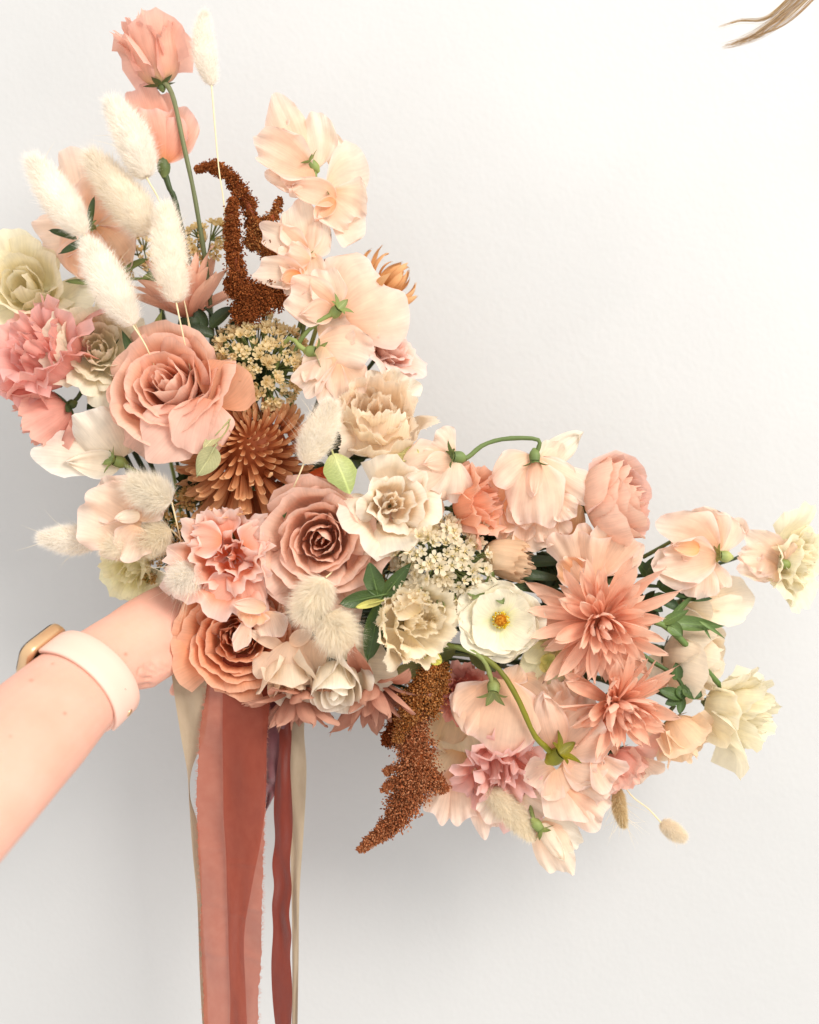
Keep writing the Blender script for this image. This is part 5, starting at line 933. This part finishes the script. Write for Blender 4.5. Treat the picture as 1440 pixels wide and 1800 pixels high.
amaranth('short rust amaranth tip showing between the sweet peas', [([(572, 490, -40), (573, 462, -40)], [11, 9], 1), ([(545, 500, -40), (560, 520, -42)], [10, 12], 1)], AMU, 3)
amaranth('small rust amaranth bit between the two coral chrysanthemums', [([(1090, 1140, -16), (1105, 1132, -14)], [12, 10], 1)], AMU, 4)

# ------------------------------------------------------------------ bunny tails
WT = ('#fbf3e6', '#fffaf2'); BE = ('#fbeed8', '#fdf6e6')
bunny('white bunny tail highest of all on a hair-thin stem beside the tall lisianthus', (372, 150, 30), (360, 12, 34), 22, 1, WT, stem=[(384, 290, 20), (395, 372, 10), (400, 520, -10)], awns=0, hl=.4)
bunny('white bunny tail in front of the half open salmon lisianthus', (258, 312, 46), (190, 168, 50), 33, 2, WT, stem=[(290, 380, 30), (330, 560, 6), (370, 900, -40)], awns=4)
bunny('broad bunny tail leaning left in the middle of the upper left group', (268, 408, 40), (150, 262, 44), 38, 3, ('#f8ecd8', '#fff7ea'), stem=[(310, 480, 30), (340, 600, 6)], awns=6)
bunny('bunny tail farthest left in front of the faded sweet pea', (148, 412, 60), (48, 268, 66), 33, 4, WT, stem=[(190, 470, 50), (270, 640, 10)], awns=4)
bunny('long bunny tail ending over the creamy ranunculus', (234, 572, 64), (146, 412, 70), 36, 5, WT, stem=[(262, 620, 54), (300, 720, 0)], awns=6)
bunny('upright bunny tail with its stem standing in the large left rose', (310, 532, 70), (290, 348, 70), 33, 6, ('#faf0e0', '#fff8ee'), stem=[(322, 590, 60), (350, 720, 0)], awns=14, awnl=1.2)
bunny('bunny tail with long whiskers in front of the bronze chrysanthemum', (534, 815, 92), (588, 700, 98), 31, 7, ('#f8eedc', '#fff9f0'), stem=[(528, 830, 90), (515, 860, 70), (500, 900, 20)], awns=60, awnl=1.5)
bunny('white bunny tail pointing left above the watch', (176, 948, 24), (64, 945, 30), 27, 8, WT, stem=[(260, 950, 16), (330, 985, -10)], awns=20, awnl=1.5)
bunny('short fluffy bunny tail pointing at the viewer above the wrist', (348, 1002, 44), (302, 1030, 76), 31, 9, WT, stem=[(380, 1000, 10), (400, 1010, -20)], awns=50, awnl=1.7)
bunny('fluffy beige bunny tail just under the central rose', (572, 1016, 88), (532, 1090, 92), 29, 10, BE, stem=[(585, 1000, 60), (580, 960, 10)], awns=40, awnl=1.3, hl=.85)
bunny('second fluffy beige bunny tail over the ivory rosebud', (574, 1078, 82), (610, 1136, 88), 30, 11, BE, stem=[(560, 1050, 60), (540, 1020, 10)], awns=40, awnl=1.3, hl=.85)
bunny('blurred beige bunny tail lying over the pale blush sweet pea at left', (302, 882, 60), (226, 846, 76), 26, 12, ('#f9f0de', '#fdf7ea'), stem=[(318, 950, 30), (330, 1000, 0)], awns=20, hl=.85)
bunny('beige bunny tail behind the pale blush sweet pea', (300, 930, 34), (240, 960, 40), 24, 13, ('#f4e6ca', '#faf0dc'), stem=[(330, 960, 20)], awns=30, hl=.85)
bunny('cream bunny tail half hidden under the blush sweet pea at left', (236, 962, 46), (182, 962, 48), 18, 14, BE, stem=[(300, 970, 10)], awns=16, hl=.85)
bunny('beige bunny tail pointing down beside the lowest sweet pea bud', (855, 1385, -16), (940, 1478, -10), 25, 15, ('#f0e2c6', '#f8eedb'), stem=[(830, 1340, -40)], awns=10)
bunny('thin spiky bunny tail hanging below the small pink lisianthus', (1086, 1385, -44), (1098, 1458, -40), 13, 16, ('#d9bf8e', '#ead7b0'), stem=[(1080, 1350, -50)], awns=50, awnl=2.6)
bunny('tiny bunny tail on a bent stem at the lower right', (1162, 1446, -30), (1206, 1476, -30), 15, 17, ('#f2e4ca', '#faf0e0'), stem=[(1140, 1422, -32), (1108, 1396, -36), (1080, 1350, -50)], awns=24, awnl=1.2)

# ------------------------------------------------------------------ leaves
LIME = ('#b3c988', '#9dbb70', '#8fb062')
leaf('pale lime green leaf in the middle of the bouquet', (586, 798, 78), (614, 866, 80), 30, LIME, n=(.4, 0, 1), kind='peak', cup=-.5, bend=-.5)
leaf('rust red petal-like leaf left of the lime leaf', (600, 825, 30), (528, 842, 34), 13, ('#8c3a1e', '#a84a28', '#b8603a'), kind='point')
leaf('grey green sepal hanging under the large left rose', (378, 786, 84), (346, 838, 86), 22, ('#95a37c', '#a3b08a', '#8a9a72'), kind='point', cup=-.5)
leaf('pale green sepal curling at the lower right of the large left rose', (402, 740, 62), (356, 790, 76), 13, ('#98a574', '#a8b284', '#b6be96'), kind='oval')
leaf('bright green leaf beside the central rose', (664, 1046, 74), (650, 990, 84), 19, kind='peak')
leaf('dark green leaf pointing left under the central rose', (672, 1046, 76), (596, 1062, 84), 17)
leaf('yellow green leaf touching the cream fringed tulip', (672, 1056, 86), (624, 1068, 90), 8, ('#a8b44e', '#b8bf5e', '#c5c46a'))
leaf('tall dark green leaf left of the creamy white yarrow', (668, 1056, 64), (724, 988, 76), 15, kind='point')
leaf('deep green leaf hanging over the ivory rosebud', (668, 1062, 68), (646, 1164, 84), 20, ('#3f6b2e', '#376027', '#2f5522'))
leaf('small green leaf tip at the upper left of the central rose', (498, 880, 30), (500, 912, 62), 7, kind='point')
leaf('olive leaf between the amaranth and the ivory rosebud', (770, 1165, 22), (680, 1190, 26), 18, ('#6d7a3c', '#7a8544', '#8a9050'))
leaf('yellow green sepal under the cream fringed tulip', (745, 1145, 52), (775, 1165, 58), 16, ('#9fa83e', '#b0b44e', '#bfc060'), kind='round')
leaf('green leaf in the shade under the bronze chrysanthemum', (500, 840, 10), (560, 880, 16), 22, ('#3a5a2a', '#2f4e22', '#29441d'))
leaf('grassy green leaf left of the large rose', (250, 640, 10), (285, 545, 16), 13, ('#8fae5e', '#a8c070', '#7f9f50'), kind='point')
leaf('narrow dark leaf beside the creamy ranunculus', (240, 640, 4), (214, 580, 14), 10, kind='point')
leaf('light green leaf above the creamy blush bloom', (680, 800, 40), (735, 795, 44), 18, ('#c5d694', '#d3dfa8', '#b4c97e'), kind='round')
sprig('small green leaves of the faded sweet pea behind the bunny tails', [(140, 420, -10), (155, 395, -12), (165, 360, -14)], [((158, 400, 30), (166, 346, 36), 7), ((150, 420, 40), (104, 446, 40), 9), ((135, 420, 34), (86, 405, 36), 8)], r=2.5, seed=1)
sprig('fine leafed sprig behind the upright bunny tail', [(160, 500, -46), (240, 490, -40), (330, 500, -44)], [((215, 480, -40), (262, 455, -36), 8), ((250, 490, -38), (290, 470, -36), 7), ((165, 500, -44), (115, 495, -42), 6), ((148, 505, -50), (158, 535, -50), 7), ((200, 500, -30), (168, 525, -28), 6)], ('#7f9a50', '#6d8a42', '#5c7a38'), r=3.5, seed=2)
sprig('dark leaves at the foot of the amaranth', [(400, 640, -60), (375, 560, -40), (360, 540, -36)], [((370, 575, -20), (410, 540, -16), 14), ((360, 580, -24), (345, 540, -16), 14), ((375, 590, -20), (330, 575, -10), 12), ((390, 600, -26), (425, 560, -20), 14)], ('#33502c', '#2a4525', '#243b20'), seed=3)
RS = [((1130, 1008, -20), (1170, 978, -14), 14), ((1150, 1020, -16), (1120, 985, -10), 12), ((1155, 1025, -10), (1215, 1045, -4), 18), ((1170, 1040, -6), (1180, 1008, 2), 14), ((1150, 1045, -14), (1196, 1072, -8), 12), ((1180, 1040, -4), (1250, 1052, 2), 12), ((1140, 1060, -16), (1165, 1075, -12), 9)]
sprig('cluster of dark green cut leaves between the coral chrysanthemum and the full sweet pea', [(1060, 1050, -40), (1120, 1030, -24), (1200, 1035, -10)], RS, ('#3f6b34', '#2f5a2a', '#2a4f26'), seed=4)
sprig('green star of narrow leaves on the stem of the lower lemon bloom', [(1050, 1060, -30), (1110, 1082, -4), (1165, 1098, 4), (1205, 1132, 2), (1240, 1175, -6), (1262, 1200, -14), (1282, 1222, -24)],
      [((1165, 1096, 6), (1210, 1072, 16), 10), ((1170, 1092, 8), (1272, 1100, 20), 15), ((1175, 1098, 8), (1200, 1118, 16), 14), ((1172, 1094, 6), (1225, 1040, 10), 6), ((1230, 1092, 18), (1274, 1122, 16), 4), ((1235, 1095, 16), (1250, 1124, 20), 3)], ('#6d9a4a', '#548238', '#46722f'), r=6.5, kind='point', seed=5)
sprig('green bud sprig with curled leaves in front of the large ivory rose', [(1050, 1110, -40), (1110, 1140, -14), (1150, 1165, -6), (1192, 1192, 2), (1205, 1225, 4)],
      [((1190, 1195, 4), (1188, 1165, 12), 12), ((1195, 1180, 6), (1212, 1160, 12), 9), ((1196, 1190, 6), (1234, 1168, 10), 5), ((1195, 1205, 6), (1202, 1230, 12), 12), ((1200, 1225, 4), (1158, 1212, 12), 12), ((1200, 1225, 4), (1170, 1238, 12), 10), ((1200, 1210, 6), (1234, 1222, 14), 16), ((1200, 1225, 4), (1195, 1255, 10), 9)], ('#4f7a38', '#3f6b2e', '#365f28'), r=5, seed=6)
sprig('green serrated sprig between the yarrow and the white open flower', [(790, 1060, 20), (840, 1040, 40), (880, 1035, 50)], [((845, 1045, 46), (818, 1040, 54), 8), ((855, 1040, 48), (868, 1005, 54), 9), ((870, 1042, 50), (886, 1062, 58), 9), ((865, 1045, 50), (830, 1052, 58), 7), ((875, 1038, 50), (890, 1030, 56), 7)], ('#6d8a42', '#5c7a38', '#6d8a42'), r=2.5, seed=7)
sprig('dark stems and narrow leaves running along the middle of the right arm', [(700, 1020, -40), (820, 1000, -30), (940, 985, -24), (1040, 975, -30)], [((880, 970, -10), (985, 955, -6), 14), ((900, 985, -14), (1000, 985, -10), 12), ((880, 1005, -12), (985, 1018, -8), 11), ((870, 950, -14), (930, 930, -6), 22), ((900, 1030, -10), (1000, 1045, -6), 10), ((900, 1060, -10), (990, 1080, -8), 12)], ('#3a5a30', '#2f4e28', '#294524'), r=6, seed=8)
sprig('olive leaves beneath the white open flower', [(720, 1150, -30), (800, 1150, -10), (880, 1160, 0)], [((830, 1140, 6), (870, 1180, 20), 22), ((800, 1140, 4), (760, 1150, 14), 18), ((860, 1150, 0), (920, 1145, 6), 20), ((780, 1150, -4), (760, 1200, 0), 22)], ('#6d7a44', '#5f6e3a', '#54632f'), seed=9)
# deeper foliage that closes the gaps between the blooms
rng = np.random.default_rng(5)
DEEP = [('dark foliage in the middle of the right arm', 960, 1005), ('dark foliage at the right of the big coral chrysanthemum', 1120, 1080), ('dark foliage left of the big coral chrysanthemum', 950, 1110), ('dark foliage between the two coral chrysanthemums', 1000, 1190), ('dark foliage behind the withered tulip', 870, 950), ('dark foliage under the large left rose', 350, 850), ('dark foliage under the lime green leaf', 560, 850), ('dark foliage behind the peach ruffled sweet pea', 1050, 1000), ('dark foliage behind the deep pink lisianthus', 190, 690), ('dark foliage behind the bronze chrysanthemum', 440, 800), ('dark foliage behind the large left rose', 300, 760), ('dark foliage under the central rose', 560, 1080), ('dark foliage behind the fringed tulips', 690, 1060), ('dark foliage behind the creamy white yarrow', 790, 1020), ('dark foliage behind the ivory rosebud', 650, 1150), ('dark foliage behind the white open flower', 870, 1140), ('dark foliage behind the big coral chrysanthemum', 1040, 1110), ('dark foliage behind the big smooth sweet pea', 900, 1240), ('dark foliage behind the pale peach fringed tulip', 610, 790), ('dark foliage behind the amaranth plume', 760, 1200), ('dark foliage behind the dense tan yarrow', 450, 650), ('dark foliage between the chrysanthemum and the frilled coral bloom', 460, 900)]
for i, (lb, x, y) in enumerate(DEEP):
    ls = []
    for j in range(18):
        a = j*2.4 + rng.uniform(-.3, .3); l = rng.uniform(30, 66); r0_ = 4 + 16*(j % 3); bx_, by_ = x - r0_*math.cos(a), y + r0_*math.sin(a)
        ls.append(((bx_, by_, -58), (bx_ + l*math.cos(a), by_ - l*math.sin(a), rng.uniform(-46, -22)), rng.uniform(13, 24), (rng.uniform(-.5, .5), rng.uniform(-.2, .6), 1)))
    sprig(lb, [(x*.3 + 372*.7, y*.3 + 1095*.7, -70), (x*.7 + 372*.3, y*.7 + 1095*.3, -70), (x, y, -58)], ls, (('#3f5d33', '#35522c', '#2c4625'), ('#4a6238', '#415a31', '#374d29'))[i % 2], r=4, seed=20+i)
